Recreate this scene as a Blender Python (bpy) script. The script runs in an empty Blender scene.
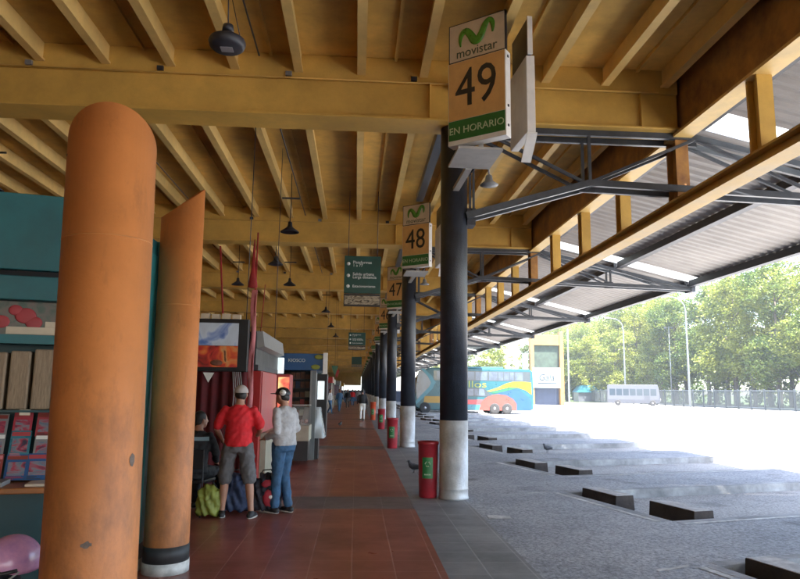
import bpy, bmesh, math, random
from mathutils import Vector, Matrix
random.seed(7)
R = math.radians
SC = bpy.context.scene
COL = SC.collection

# ------------------------------------------------------------------ world, camera, light
w = bpy.data.worlds.new("World"); SC.world = w; w.use_nodes = True
nt = w.node_tree; nt.nodes.clear()
SUN = Vector((0.18, -0.38, 1.0)).normalized()
sky = nt.nodes.new('ShaderNodeTexSky'); sky.sky_type = 'NISHITA'; sky.sun_disc = False
sky.sun_elevation = math.asin(SUN.z); sky.sun_rotation = math.atan2(SUN.x, SUN.y)
sky.dust_density = 2.0
bg = nt.nodes.new('ShaderNodeBackground'); bg.inputs[1].default_value = 0.15
wo = nt.nodes.new('ShaderNodeOutputWorld')
nt.links.new(sky.outputs[0], bg.inputs[0]); nt.links.new(bg.outputs[0], wo.inputs[0])
sl = bpy.data.lights.new('sun', 'SUN'); sl.energy = 5.0; sl.angle = R(0.5); sl.color = (1.0, 0.95, 0.87)
so = bpy.data.objects.new('sun', sl); COL.objects.link(so)
so.rotation_euler = (-SUN).to_track_quat('-Z', 'Y').to_euler(); so.location = (20, 0, 40)
cam = bpy.data.cameras.new('camera'); co = bpy.data.objects.new('camera', cam); COL.objects.link(co)
cam.sensor_width = 36; cam.lens = 660 / 800 * 36; cam.clip_end = 3000; cam.clip_start = 0.05
RM = ((0.99774373, -0.02328405, 0.06297072), (-0.06576428, -0.15021159, 0.98646416), (0.01350994, 0.98837965, 0.15140393))
m = Matrix.Identity(4)
for i in range(3):
    m[i][0] = RM[i][0]; m[i][1] = RM[i][1]; m[i][2] = -RM[i][2]
m[2][3] = 1.65
co.matrix_world = m
SC.camera = co
SC.view_settings.view_transform = 'Standard'; SC.view_settings.look = 'None'
SC.view_settings.gamma = 1; SC.view_settings.use_curve_mapping = False
SC.view_settings.exposure = 3.1
SC.cycles.max_bounces = 10; SC.cycles.diffuse_bounces = 6; SC.cycles.glossy_bounces = 3
SC.cycles.transparent_max_bounces = 12; SC.cycles.volume_bounces = 0
SC.cycles.use_denoising = True
SC.cycles.sample_clamp_indirect = 6
SC.cycles.caustics_reflective = False; SC.cycles.caustics_refractive = False

# ------------------------------------------------------------------ materials
def mat(name, col, rough=0.6, var=0.25, scale=3.0, metal=0.0, bump=0.0, bscale=None, spec=0.5, var2=0.0, scale2=0.6, col2=None, trans=0.0, stretch=None, emit=0.0):
    """procedural paint: colour drifts over two noise scales, roughness follows, optional bump"""
    M = bpy.data.materials.new(name); M.use_nodes = True
    t = M.node_tree; b = t.nodes['Principled BSDF']; L = t.links.new
    tc = t.nodes.new('ShaderNodeTexCoord'); src = tc.outputs['Object']
    if stretch:
        mp = t.nodes.new('ShaderNodeMapping'); mp.inputs['Scale'].default_value = stretch
        L(src, mp.inputs[0]); src = mp.outputs[0]
    n = t.nodes.new('ShaderNodeTexNoise'); n.inputs['Scale'].default_value = scale; n.inputs['Detail'].default_value = 6; n.inputs['Roughness'].default_value = 0.65
    L(src, n.inputs['Vector'])
    cr = t.nodes.new('ShaderNodeValToRGB')
    d = [c * (1 - var) for c in col]; h = [min(1, c * (1 + var * 0.5)) for c in col]
    if col2: d = list(col2)
    cr.color_ramp.elements[0].position = 0.32; cr.color_ramp.elements[0].color = (*d, 1)
    cr.color_ramp.elements[1].position = 0.68; cr.color_ramp.elements[1].color = (*h, 1)
    L(n.outputs[0], cr.inputs[0]); out = cr.outputs[0]
    if var2 > 0:
        n2 = t.nodes.new('ShaderNodeTexNoise'); n2.inputs['Scale'].default_value = scale2; n2.inputs['Detail'].default_value = 3
        L(src, n2.inputs['Vector'])
        mr = t.nodes.new('ShaderNodeMapRange'); mr.inputs[1].default_value = 0.35; mr.inputs[2].default_value = 0.65
        mr.inputs[3].default_value = 1 - var2; mr.inputs[4].default_value = 1 + var2 * 0.4
        L(n2.outputs[0], mr.inputs[0])
        mx = t.nodes.new('ShaderNodeVectorMath'); mx.operation = 'SCALE'
        L(out, mx.inputs[0]); L(mr.outputs[0], mx.inputs['Scale']); out = mx.outputs[0]
    L(out, b.inputs['Base Color'])
    b.inputs['Roughness'].default_value = rough; b.inputs['Metallic'].default_value = metal
    b.inputs['Specular IOR Level'].default_value = spec
    if rough > 0.1:
        rr = t.nodes.new('ShaderNodeMapRange'); rr.inputs[3].default_value = max(0.05, rough - 0.12); rr.inputs[4].default_value = min(1, rough + 0.12)
        L(n.outputs[0], rr.inputs[0]); L(rr.outputs[0], b.inputs['Roughness'])
    if bump > 0:
        nb = t.nodes.new('ShaderNodeTexNoise'); nb.inputs['Scale'].default_value = bscale or scale * 6; nb.inputs['Detail'].default_value = 5
        L(src, nb.inputs['Vector'])
        bp = t.nodes.new('ShaderNodeBump'); bp.inputs['Strength'].default_value = bump; bp.inputs['Distance'].default_value = 0.02
        L(nb.outputs[0], bp.inputs['Height']); L(bp.outputs[0], b.inputs['Normal'])
    if trans: b.inputs['Transmission Weight'].default_value = trans
    if emit:
        L(out, b.inputs['Emission Color']); b.inputs['Emission Strength'].default_value = emit
    return M

M = {}
M['yellow'] = mat('mustard_paint', (0.65, 0.40, 0.088), 0.48, 0.16, 2.2, bump=0.12, bscale=40, var2=0.2, scale2=0.5)
M['yellow_deck'] = mat('mustard_deck', (0.68, 0.43, 0.11), 0.6, 0.22, 2.5, bump=0.1, var2=0.3, scale2=0.45)
M['yellow_joist'] = mat('mustard_joist', (0.72, 0.495, 0.175), 0.5, 0.14, 3.0, var2=0.15)
M['dirt_shade_yellow'] = mat('weathered_shaded_mustard', (0.40, 0.20, 0.045), 0.6, 0.35, 2.5, col2=(0.20, 0.085, 0.03), bump=0.1)  # brown mixes red-brown dirt with shade painted into the girder's inner face
M['gray_steel'] = mat('grey_steel_paint', (0.055, 0.062, 0.075), 0.4, 0.3, 5, var2=0.25)
M['dark_steel'] = mat('dark_steel_paint', (0.03, 0.032, 0.042), 0.5, 0.3, 5)
M['navy'] = mat('navy_column_paint', (0.021, 0.027, 0.041), 0.42, 0.35, 7, bump=0.25, bscale=60, var2=0.3, scale2=2)
M['silver'] = mat('silver_column_paint', (0.56, 0.58, 0.60), 0.42, 0.22, 5, bump=0.15, bscale=40, var2=0.25, scale2=3, metal=0.15)
M['orange'] = mat('orange_column_paint', (0.60, 0.212, 0.060), 0.55, 0.16, 2.2, bump=0.15, bscale=25, var2=0.2, scale2=1.2)
M['orange_dim'] = mat('orange_joint', (0.50, 0.19, 0.05), 0.6, 0.2, 8)
def grime(Mx, amt):
    t = Mx.node_tree; L = t.links.new; b = t.nodes['Principled BSDF']; src = b.inputs['Base Color'].links[0].from_socket
    tc = t.nodes.new('ShaderNodeTexCoord'); mp = t.nodes.new('ShaderNodeMapping'); mp.inputs['Scale'].default_value = (5, 5, 2.2)
    L(tc.outputs['Object'], mp.inputs[0]); n = t.nodes.new('ShaderNodeTexNoise'); n.inputs['Scale'].default_value = 1.0; n.inputs['Detail'].default_value = 8; n.inputs['Roughness'].default_value = 0.72
    L(mp.outputs[0], n.inputs[0]); sx = t.nodes.new('ShaderNodeSeparateXYZ'); L(tc.outputs['Object'], sx.inputs[0])
    hz_ = t.nodes.new('ShaderNodeMapRange'); hz_.inputs[1].default_value = 0.2; hz_.inputs[2].default_value = 2.3; hz_.inputs[3].default_value = 0.13; hz_.inputs[4].default_value = -0.06; L(sx.outputs['Z'], hz_.inputs[0])
    ad = t.nodes.new('ShaderNodeMath'); L(n.outputs[0], ad.inputs[0]); L(hz_.outputs[0], ad.inputs[1])
    mk = t.nodes.new('ShaderNodeMapRange'); mk.inputs[1].default_value = 0.50; mk.inputs[2].default_value = 0.74; mk.inputs[4].default_value = amt; L(ad.outputs[0], mk.inputs[0])
    mx = t.nodes.new('ShaderNodeMix'); mx.data_type = 'RGBA'; L(mk.outputs[0], mx.inputs[0]); L(src, mx.inputs[6]); mx.inputs[7].default_value = (0.10, 0.045, 0.022, 1)
    L(mx.outputs[2], b.inputs['Base Color'])
grime(M['orange'], 0.55); grime(M['silver'], 0.3)
M['bracket'] = mat('bracket_paint', (0.36, 0.35, 0.33), 0.5, 0.15, 6)
M['scuff'] = mat('scuffed_grey_patch', (0.16, 0.12, 0.10), 0.8, 0.4, 30)
M['black_band'] = mat('black_base_paint', (0.03, 0.03, 0.032), 0.6, 0.4, 9)
M['white_band'] = mat('worn_white_paint', (0.55, 0.55, 0.53), 0.6, 0.4, 9)
M['teal'] = mat('teal_paint', (0.012, 0.135, 0.16), 0.45, 0.2, 3, var2=0.2)
M['teal_dark'] = mat('dark_teal_paint', (0.008, 0.045, 0.055), 0.5, 0.3, 3)
M['teal_light'] = mat('light_teal_paint', (0.03, 0.22, 0.24), 0.45, 0.2, 3)
M['void'] = mat('dark_gap', (0.01, 0.01, 0.012), 0.8)
M['sheet'] = mat('corrugated_sheet_paint', (0.36, 0.335, 0.315), 0.55, 0.14, 1.5, var2=0.2, scale2=0.35)
M['wall'] = mat('ochre_wall', (0.40, 0.25, 0.09), 0.8, 0.2, 1.2, bump=0.2)
M['concrete'] = mat('kerb_concrete', (0.34, 0.345, 0.35), 0.85, 0.3, 5, bump=0.4, bscale=40, var2=0.35, scale2=1.2)
M['stop'] = mat('shaded_stop_concrete', (0.05, 0.04, 0.036), 0.9, 0.5, 5, bump=0.4, bscale=25, var2=0.3)  # near-black sides: the shade on the block faces is put into the colour
M['stop_top'] = mat('brightened_stop_top', (0.48, 0.47, 0.46), 0.9, 0.45, 7, bump=0.4, bscale=25)  # top coloured paler than the sides to offset shade under the canopy
M['paint'] = mat('road_paint', (0.62, 0.62, 0.60), 0.7, 0.5, 9, var2=0.35, scale2=2.5)
M['white'] = mat('white_enamel', (0.72, 0.71, 0.68), 0.4, 0.1, 6, var2=0.1)
M['cream'] = mat('aged_cream_panel', (0.60, 0.50, 0.38), 0.45, 0.12, 5, var2=0.12)
M['tan'] = mat('aged_tan_panel', (0.62, 0.36, 0.13), 0.45, 0.12, 5, var2=0.12)
M['sgreen'] = mat('sign_green', (0.012, 0.13, 0.022), 0.4, 0.15, 6)
M['ink'] = mat('sign_black', (0.012, 0.010, 0.012), 0.45)
M['logo_green'] = mat('logo_green', (0.07, 0.25, 0.02), 0.3, 0.3, 12)
M['logo_dark'] = mat('logo_wordmark', (0.05, 0.08, 0.05), 0.4)
M['pale_text'] = mat('pale_lettering', (0.45, 0.55, 0.36), 0.5)
M['white_text'] = mat('white_lettering', (0.7, 0.74, 0.74), 0.5)
M['info_green'] = mat('info_sign_green', (0.006, 0.055, 0.045), 0.35, 0.2, 4)
M['bin'] = mat('red_bin_plastic', (0.36, 0.022, 0.035), 0.4, 0.2, 5, var2=0.2, scale2=3)
M['bin_orange'] = mat('orange_bin_plastic', (0.55, 0.08, 0.03), 0.4, 0.2, 5)
M['bin_label'] = mat('bin_label_green', (0.02, 0.19, 0.05), 0.4)
M['tyre'] = mat('tyre_rubber', (0.03, 0.03, 0.032), 0.8)
M['rim'] = mat('wheel_rim', (0.45, 0.46, 0.5), 0.35, 0.2, 5, metal=0.6)
M['glass'] = mat('vehicle_glass', (0.03, 0.045, 0.06), 0.08, 0.1, 1, spec=0.8)
M['bus_glass'] = mat('coach_window_glass', (0.06, 0.085, 0.13), 0.12, 0.6, 0.8, spec=0.8)
M['bus_teal'] = mat('coach_teal', (0.008, 0.072, 0.092), 0.3, 0.1, 2)
M['bus_blue'] = mat('coach_blue', (0.010, 0.055, 0.12), 0.3, 0.15, 1.5)
M['bus_cyan'] = mat('coach_cyan', (0.035, 0.17, 0.22), 0.3, 0.1, 2)
M['bus_yellow'] = mat('coach_yellow', (0.30, 0.16, 0.006), 0.3, 0.1, 2)
M['bus_lime'] = mat('coach_lime', (0.20, 0.22, 0.03), 0.3, 0.1, 2)
M['bus_green'] = mat('coach_green', (0.015, 0.10, 0.05), 0.3, 0.1, 2)
M['bus_salmon'] = mat('coach_salmon', (0.24, 0.045, 0.035), 0.3, 0.15, 2)
M['bus_white'] = mat('shuttle_white', (0.075, 0.08, 0.095), 0.35, 0.1, 2)
M['bus_grey'] = mat('shuttle_grey', (0.05, 0.053, 0.065), 0.4, 0.1, 2)
M['red'] = mat('kiosk_red', (0.35, 0.015, 0.015), 0.4, 0.2, 3)
M['pinkred'] = mat('pink_red_and_lit_side', (0.42, 0.055, 0.06), 0.35, 0.2, 3)
M['curtain'] = mat('dark_red_curtain', (0.10, 0.006, 0.010), 0.85, 0.35, 6)
M['pink'] = mat('pink_banner', (0.60, 0.20, 0.22), 0.7, 0.3, 4)
M['flag'] = mat('red_flag', (0.30, 0.02, 0.02), 0.8, 0.3, 5)
M['greypanel'] = mat('grey_awning_panel', (0.22, 0.22, 0.22), 0.5, 0.2, 3)
M['black'] = mat('black_plastic', (0.015, 0.015, 0.018), 0.45)
M['beige'] = mat('beige_cabinet', (0.34, 0.33, 0.25), 0.5, 0.2, 4)
M['blue'] = mat('blue_fascia', (0.01, 0.07, 0.20), 0.4, 0.15, 3)
M['wood'] = mat('counter_wood', (0.34, 0.12, 0.03), 0.45, 0.35, 3, stretch=(1, 8, 8))
M['galv'] = mat('galvanised_pole', (0.16, 0.18, 0.19), 0.45, 0.15, 4, metal=0.3)
M['fence_steel'] = mat('fence_steel', (0.05, 0.06, 0.065), 0.5, 0.2, 4)
M['gate_yellow'] = mat('gate_yellow', (0.26, 0.145, 0.04), 0.6, 0.15, 1, var2=0.1)
M['gate_blue'] = mat('gate_bluegrey', (0.04, 0.055, 0.095), 0.7, 0.2, 1)
M['board'] = mat('billboard_white', (0.20, 0.25, 0.26), 0.5, 0.06, 2)
M['board_text'] = mat('billboard_text', (0.01, 0.02, 0.03), 0.5)
M['grate'] = mat('dark_green_mesh', (0.03, 0.05, 0.035), 0.7, 0.5, 1.5)
M['skin'] = mat('skin', (0.40, 0.20, 0.13), 0.5, 0.12, 12)
M['hair'] = mat('dark_hair', (0.012, 0.010, 0.009), 0.55, 0.3, 60)
M['shirt_red'] = mat('red_tshirt', (0.62, 0.012, 0.02), 0.8, 0.18, 10, bump=0.3, bscale=14)
M['shorts'] = mat('grey_shorts', (0.12, 0.115, 0.12), 0.85, 0.25, 14, bump=0.3, bscale=14)
M['jumper'] = mat('pale_grey_knit', (0.42, 0.41, 0.42), 0.85, 0.25, 14, bump=0.4, bscale=18)
M['jeans'] = mat('blue_jeans', (0.035, 0.10, 0.20), 0.8, 0.4, 8, bump=0.3, bscale=14)
M['shoe'] = mat('dark_shoe', (0.02, 0.02, 0.022), 0.6)
M['sole'] = mat('pale_sole', (0.55, 0.53, 0.5), 0.6)
M['cap'] = mat('grey_cap', (0.42, 0.37, 0.35), 0.8, 0.15, 20)
M['jacket'] = mat('black_jacket', (0.012, 0.013, 0.018), 0.75, 0.3, 10, bump=0.3, bscale=14)
M['stripe'] = mat('pale_blue_stripe', (0.25, 0.36, 0.42), 0.8)
M['bag_lime'] = mat('lime_bag', (0.22, 0.25, 0.04), 0.6, 0.3, 8, bump=0.5, bscale=10)
M['bag_blue'] = mat('blue_duffel', (0.022, 0.036, 0.085), 0.7, 0.35, 8, bump=0.5, bscale=10)
M['bag_dark'] = mat('dark_backpack', (0.02, 0.018, 0.03), 0.7, 0.3, 8, bump=0.4, bscale=10)
M['bag_red'] = mat('red_bag_panel', (0.40, 0.03, 0.05), 0.6, 0.3, 8)
M['helmet'] = mat('pink_helmet', (0.62, 0.30, 0.46), 0.22, 0.3, 9, spec=0.6, col2=(0.42, 0.22, 0.46))
M['strap'] = mat('grey_strap', (0.4, 0.42, 0.42), 0.7)
M['pigeon'] = mat('pigeon_grey', (0.06, 0.065, 0.08), 0.7, 0.4, 20)
M['bark'] = mat('bark', (0.10, 0.08, 0.06), 0.9, 0.4, 3, bump=0.5, stretch=(3, 3, 0.6))
M['chrome'] = mat('steel_bright', (0.55, 0.56, 0.58), 0.3, 0.1, 4, metal=0.7)
M['cover_red'] = mat('book_red', (0.35, 0.04, 0.05), 0.5)
M['brown_goods'] = mat('brown_goods', (0.16, 0.06, 0.035), 0.6, 0.5, 14)

def special(name, build):
    Mx = bpy.data.materials.new(name); Mx.use_nodes = True
    build(Mx.node_tree, Mx.node_tree.nodes['Principled BSDF']); return Mx

def asphalt(dark, light, name, cracks=True):
    def f(t, b):
        L = t.links.new; tc = t.nodes.new('ShaderNodeTexCoord')
        n1 = t.nodes.new('ShaderNodeTexNoise'); n1.inputs['Scale'].default_value = 0.45; n1.inputs['Detail'].default_value = 7; n1.inputs['Roughness'].default_value = 0.7
        n2 = t.nodes.new('ShaderNodeTexNoise'); n2.inputs['Scale'].default_value = 26; n2.inputs['Detail'].default_value = 4; n2.inputs['Roughness'].default_value = 0.8
        L(tc.outputs['Object'], n1.inputs[0]); L(tc.outputs['Object'], n2.inputs[0])
        cr = t.nodes.new('ShaderNodeValToRGB'); cr.color_ramp.elements[0].position = 0.33; cr.color_ramp.elements[1].position = 0.66
        cr.color_ramp.elements[0].color = (*dark, 1); cr.color_ramp.elements[1].color = (*light, 1)
        L(n1.outputs[0], cr.inputs[0])
        mr = t.nodes.new('ShaderNodeMapRange'); mr.inputs[1].default_value = 0.3; mr.inputs[2].default_value = 0.7; mr.inputs[3].default_value = 0.3; mr.inputs[4].default_value = 1.7
        L(n2.outputs[0], mr.inputs[0])
        sc = t.nodes.new('ShaderNodeVectorMath'); sc.operation = 'SCALE'; L(cr.outputs[0], sc.inputs[0]); L(mr.outputs[0], sc.inputs['Scale'])
        out = sc.outputs[0]
        if cracks:
            # wobbly cracks: voronoi edges warped by noise, kept only in patches
            wn = t.nodes.new('ShaderNodeTexNoise'); wn.inputs['Scale'].default_value = 1.4; wn.inputs['Detail'].default_value = 4
            L(tc.outputs['Object'], wn.inputs[0])
            mw = t.nodes.new('ShaderNodeMix'); mw.data_type = 'VECTOR'; mw.inputs[0].default_value = 0.35
            L(tc.outputs['Object'], mw.inputs[4]); L(wn.outputs[1], mw.inputs[5])
            v = t.nodes.new('ShaderNodeTexVoronoi'); v.feature = 'DISTANCE_TO_EDGE'; v.inputs['Scale'].default_value = 0.42
            L(mw.outputs[1], v.inputs['Vector'])
            lt = t.nodes.new('ShaderNodeMapRange'); lt.inputs[1].default_value = 0.0; lt.inputs[2].default_value = 0.007; lt.inputs[3].default_value = 0.8; lt.inputs[4].default_value = 1.0
            L(v.outputs['Distance'], lt.inputs[0])
            s2 = t.nodes.new('ShaderNodeVectorMath'); s2.operation = 'SCALE'; L(out, s2.inputs[0]); L(lt.outputs[0], s2.inputs['Scale']); out = s2.outputs[0]
            # oil stains
            n3 = t.nodes.new('ShaderNodeTexNoise'); n3.inputs['Scale'].default_value = 1.1; n3.inputs['Detail'].default_value = 2
            L(tc.outputs['Object'], n3.inputs[0])
            l3 = t.nodes.new('ShaderNodeMapRange'); l3.inputs[1].default_value = 0.60; l3.inputs[2].default_value = 0.72; l3.inputs[3].default_value = 1.0; l3.inputs[4].default_value = 0.6
            L(n3.outputs[0], l3.inputs[0])
            s3 = t.nodes.new('ShaderNodeVectorMath'); s3.operation = 'SCALE'; L(out, s3.inputs[0]); L(l3.outputs[0], s3.inputs['Scale']); out = s3.outputs[0]
        L(out, b.inputs['Base Color']); b.inputs['Roughness'].default_value = 0.8
        bp = t.nodes.new('ShaderNodeBump'); bp.inputs['Strength'].default_value = 0.5; bp.inputs['Distance'].default_value = 0.01
        L(n2.outputs[0], bp.inputs['Height']); L(bp.outputs[0], b.inputs['Normal'])
    return special(name, f)
M['asphalt'] = asphalt((0.22, 0.23, 0.25), (0.36, 0.365, 0.38), 'apron_asphalt')
M['lot'] = asphalt((0.26, 0.255, 0.25), (0.37, 0.36, 0.35), 'lot_concrete')
M['grass'] = asphalt((0.025, 0.05, 0.008), (0.06, 0.095, 0.015), 'grass_ground', False)

def tile_mat(name, c1, c2, mortar, size, rough, msize=0.012, h=None, off=0.0):
    def f(t, b):
        L = t.links.new; tc = t.nodes.new('ShaderNodeTexCoord')
        br = t.nodes.new('ShaderNodeTexBrick'); br.offset = off; br.squash = 1.0
        br.inputs['Scale'].default_value = 1.0; br.inputs['Brick Width'].default_value = size; br.inputs['Row Height'].default_value = h or size
        br.inputs['Mortar Size'].default_value = msize; br.inputs['Mortar Smooth'].default_value = 0.4; br.inputs['Bias'].default_value = 0.0
        br.inputs['Color1'].default_value = (*c1, 1); br.inputs['Color2'].default_value = (*c2, 1); br.inputs['Mortar'].default_value = (*mortar, 1)
        L(tc.outputs['Object'], br.inputs['Vector'])
        n = t.nodes.new('ShaderNodeTexNoise'); n.inputs['Scale'].default_value = 1.1; n.inputs['Detail'].default_value = 7; n.inputs['Roughness'].default_value = 0.7
        L(tc.outputs['Object'], n.inputs[0])
        mr = t.nodes.new('ShaderNodeMapRange'); mr.inputs[1].default_value = 0.3; mr.inputs[2].default_value = 0.7; mr.inputs[3].default_value = 0.65; mr.inputs[4].default_value = 1.35
        L(n.outputs[0], mr.inputs[0])
        sc = t.nodes.new('ShaderNodeVectorMath'); sc.operation = 'SCALE'; L(br.outputs[0], sc.inputs[0]); L(mr.outputs[0], sc.inputs['Scale'])
        L(sc.outputs[0], b.inputs['Base Color'])
        r2 = t.nodes.new('ShaderNodeMapRange'); r2.inputs[3].default_value = rough + 0.18; r2.inputs[4].default_value = rough - 0.1
        L(n.outputs[0], r2.inputs[0]); L(r2.outputs[0], b.inputs['Roughness'])
        bp = t.nodes.new('ShaderNodeBump'); bp.inputs['Strength'].default_value = 0.25; bp.inputs['Distance'].default_value = 0.004; bp.invert = True
        L(br.outputs['Fac'], bp.inputs['Height']); L(bp.outputs[0], b.inputs['Normal'])
    return special(name, f)
M['redtile'] = tile_mat('red_floor_tile', (0.265, 0.078, 0.052), (0.235, 0.066, 0.045), (0.34, 0.16, 0.13), 0.4, 0.28, 0.007)
M['greytile'] = tile_mat('grey_paving', (0.18, 0.18, 0.185), (0.15, 0.153, 0.16), (0.25, 0.25, 0.25), 0.42, 0.5, 0.010)

M['bandtile'] = tile_mat('dark_band_tile', (0.15, 0.115, 0.11), (0.13, 0.10, 0.098), (0.20, 0.17, 0.16), 0.42, 0.42, 0.008)

def picture(name, stops, scale, detail=3, emit=0.0, stretch=(1, 1, 1)):
    """printed picture: warped noise through a many-stop colour ramp"""
    def f(t, b):
        L = t.links.new; tc = t.nodes.new('ShaderNodeTexCoord')
        mp = t.nodes.new('ShaderNodeMapping'); mp.inputs['Scale'].default_value = stretch; L(tc.outputs['Object'], mp.inputs[0])
        n = t.nodes.new('ShaderNodeTexNoise'); n.inputs['Scale'].default_value = scale; n.inputs['Detail'].default_value = detail; n.inputs['Distortion'].default_value = 1.2
        L(mp.outputs[0], n.inputs[0])
        cr = t.nodes.new('ShaderNodeValToRGB'); e = cr.color_ramp.elements
        while len(e) < len(stops): e.new(0.5)
        for k, (p, c) in enumerate(stops): e[k].position = p; e[k].color = (*c, 1)
        L(n.outputs[0], cr.inputs[0]); L(cr.outputs[0], b.inputs['Base Color']); b.inputs['Roughness'].default_value = 0.35
        if emit: L(cr.outputs[0], b.inputs['Emission Color']); b.inputs['Emission Strength'].default_value = emit
    return special(name, f)
M['food_print'] = picture('food_print', [(0.3, (0.05, 0.01, 0.008)), (0.42, (0.25, 0.02, 0.015)), (0.52, (0.36, 0.08, 0.02)), (0.62, (0.30, 0.15, 0.06)), (0.72, (0.06, 0.02, 0.012))], 4, emit=0.05)
M['sky_print'] = picture('pale_print', [(0.35, (0.05, 0.09, 0.22)), (0.47, (0.18, 0.22, 0.33)), (0.52, (0.30, 0.33, 0.38)), (0.7, (0.26, 0.28, 0.31))], 3, emit=0.04)
M['mag_print'] = picture('magazine_print', [(0.32, (0.03, 0.03, 0.06)), (0.42, (0.32, 0.03, 0.06)), (0.5, (0.20, 0.18, 0.21)), (0.58, (0.10, 0.16, 0.21)), (0.68, (0.30, 0.07, 0.10))], 7, 6, stretch=(1, 1, 2.4))
M['rose_print'] = picture('faded_print', [(0.4, (0.03, 0.06, 0.045)), (0.55, (0.09, 0.085, 0.07)), (0.7, (0.13, 0.08, 0.07))], 8, 4)
M['paperstack'] = mat('beige_paper_spines', (0.30, 0.22, 0.145), 0.8, 0.35, 14, stretch=(8, 8, 0.8), var2=0.2)
M['flame'] = picture('lit_flame_panel', [(0.3, (0.5, 0.05, 0.05)), (0.45, (0.7, 0.2, 0.1)), (0.6, (0.9, 0.6, 0.25)), (0.75, (1, 0.85, 0.6))], 3, 2, emit=0.16)
M['screen'] = mat('lit_screen', (0.6, 0.7, 0.72), 0.4, 0.2, 3, emit=0.15)
M['fern_print'] = picture('landscape_print', [(0.35, (0.05, 0.03, 0.01)), (0.5, (0.35, 0.30, 0.22)), (0.65, (0.03, 0.02, 0.01))], 5, 3, stretch=(1, 1, 3))

def leafmat(name, a, c):
    def f(t, b):
        L = t.links.new; g = t.nodes.new('ShaderNodeNewGeometry'); oi = t.nodes.new('ShaderNodeObjectInfo')
        n = t.nodes.new('ShaderNodeTexNoise'); n.inputs['Scale'].default_value = 0.35; n.inputs['Detail'].default_value = 4
        L(g.outputs['Position'], n.inputs[0])
        ad = t.nodes.new('ShaderNodeMath'); ad.operation = 'MULTIPLY_ADD'; ad.inputs[1].default_value = 0.35; ad.inputs[2].default_value = -0.17
        L(oi.outputs['Random'], ad.inputs[0])
        a2 = t.nodes.new('ShaderNodeMath'); L(n.outputs[0], a2.inputs[0]); L(ad.outputs[0], a2.inputs[1])
        cr = t.nodes.new('ShaderNodeValToRGB'); cr.color_ramp.elements[0].position = 0.3; cr.color_ramp.elements[1].position = 0.7
        cr.color_ramp.elements[0].color = (*a, 1); cr.color_ramp.elements[1].color = (*c, 1)
        L(a2.outputs[0], cr.inputs[0]); L(cr.outputs[0], b.inputs['Base Color']); b.inputs['Roughness'].default_value = 0.55
        tr = t.nodes.new('ShaderNodeBsdfTranslucent'); L(cr.outputs[0], tr.inputs[0])
        mx = t.nodes.new('ShaderNodeMixShader'); mx.inputs[0].default_value = 0.4
        o = t.nodes['Material Output']; L(b.outputs[0], mx.inputs[1]); L(tr.outputs[0], mx.inputs[2]); L(mx.outputs[0], o.inputs[0])
    return special(name, f)
M['leaf'] = leafmat('poplar_leaves', (0.07, 0.12, 0.020), (0.24, 0.26, 0.034))

def translucent(name, c, frac):
    def f(t, b):
        L = t.links.new
        b.inputs['Base Color'].default_value = (*c, 1); b.inputs['Roughness'].default_value = 0.5
        n = t.nodes.new('ShaderNodeTexNoise'); n.inputs['Scale'].default_value = 4
        cr = t.nodes.new('ShaderNodeValToRGB'); cr.color_ramp.elements[0].color = (*[x * 0.8 for x in c], 1); cr.color_ramp.elements[1].color = (*c, 1)
        L(n.outputs[0], cr.inputs[0]); L(cr.outputs[0], b.inputs['Base Color'])
        tr = t.nodes.new('ShaderNodeBsdfTranslucent'); L(cr.outputs[0], tr.inputs[0])
        mx = t.nodes.new('ShaderNodeMixShader'); mx.inputs[0].default_value = frac
        o = t.nodes['Material Output']; L(b.outputs[0], mx.inputs[1]); L(tr.outputs[0], mx.inputs[2]); L(mx.outputs[0], o.inputs[0])
    return special(name, f)
M['skylight'] = translucent('fibreglass_skylight', (0.75, 0.78, 0.78), 0.6)
def clearglass(t, b):
    b.inputs['Base Color'].default_value = (0.8, 0.9, 0.9, 1); b.inputs['Roughness'].default_value = 0.05; b.inputs['Alpha'].default_value = 0.22
M['clear'] = special('display_glass', clearglass)

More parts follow.
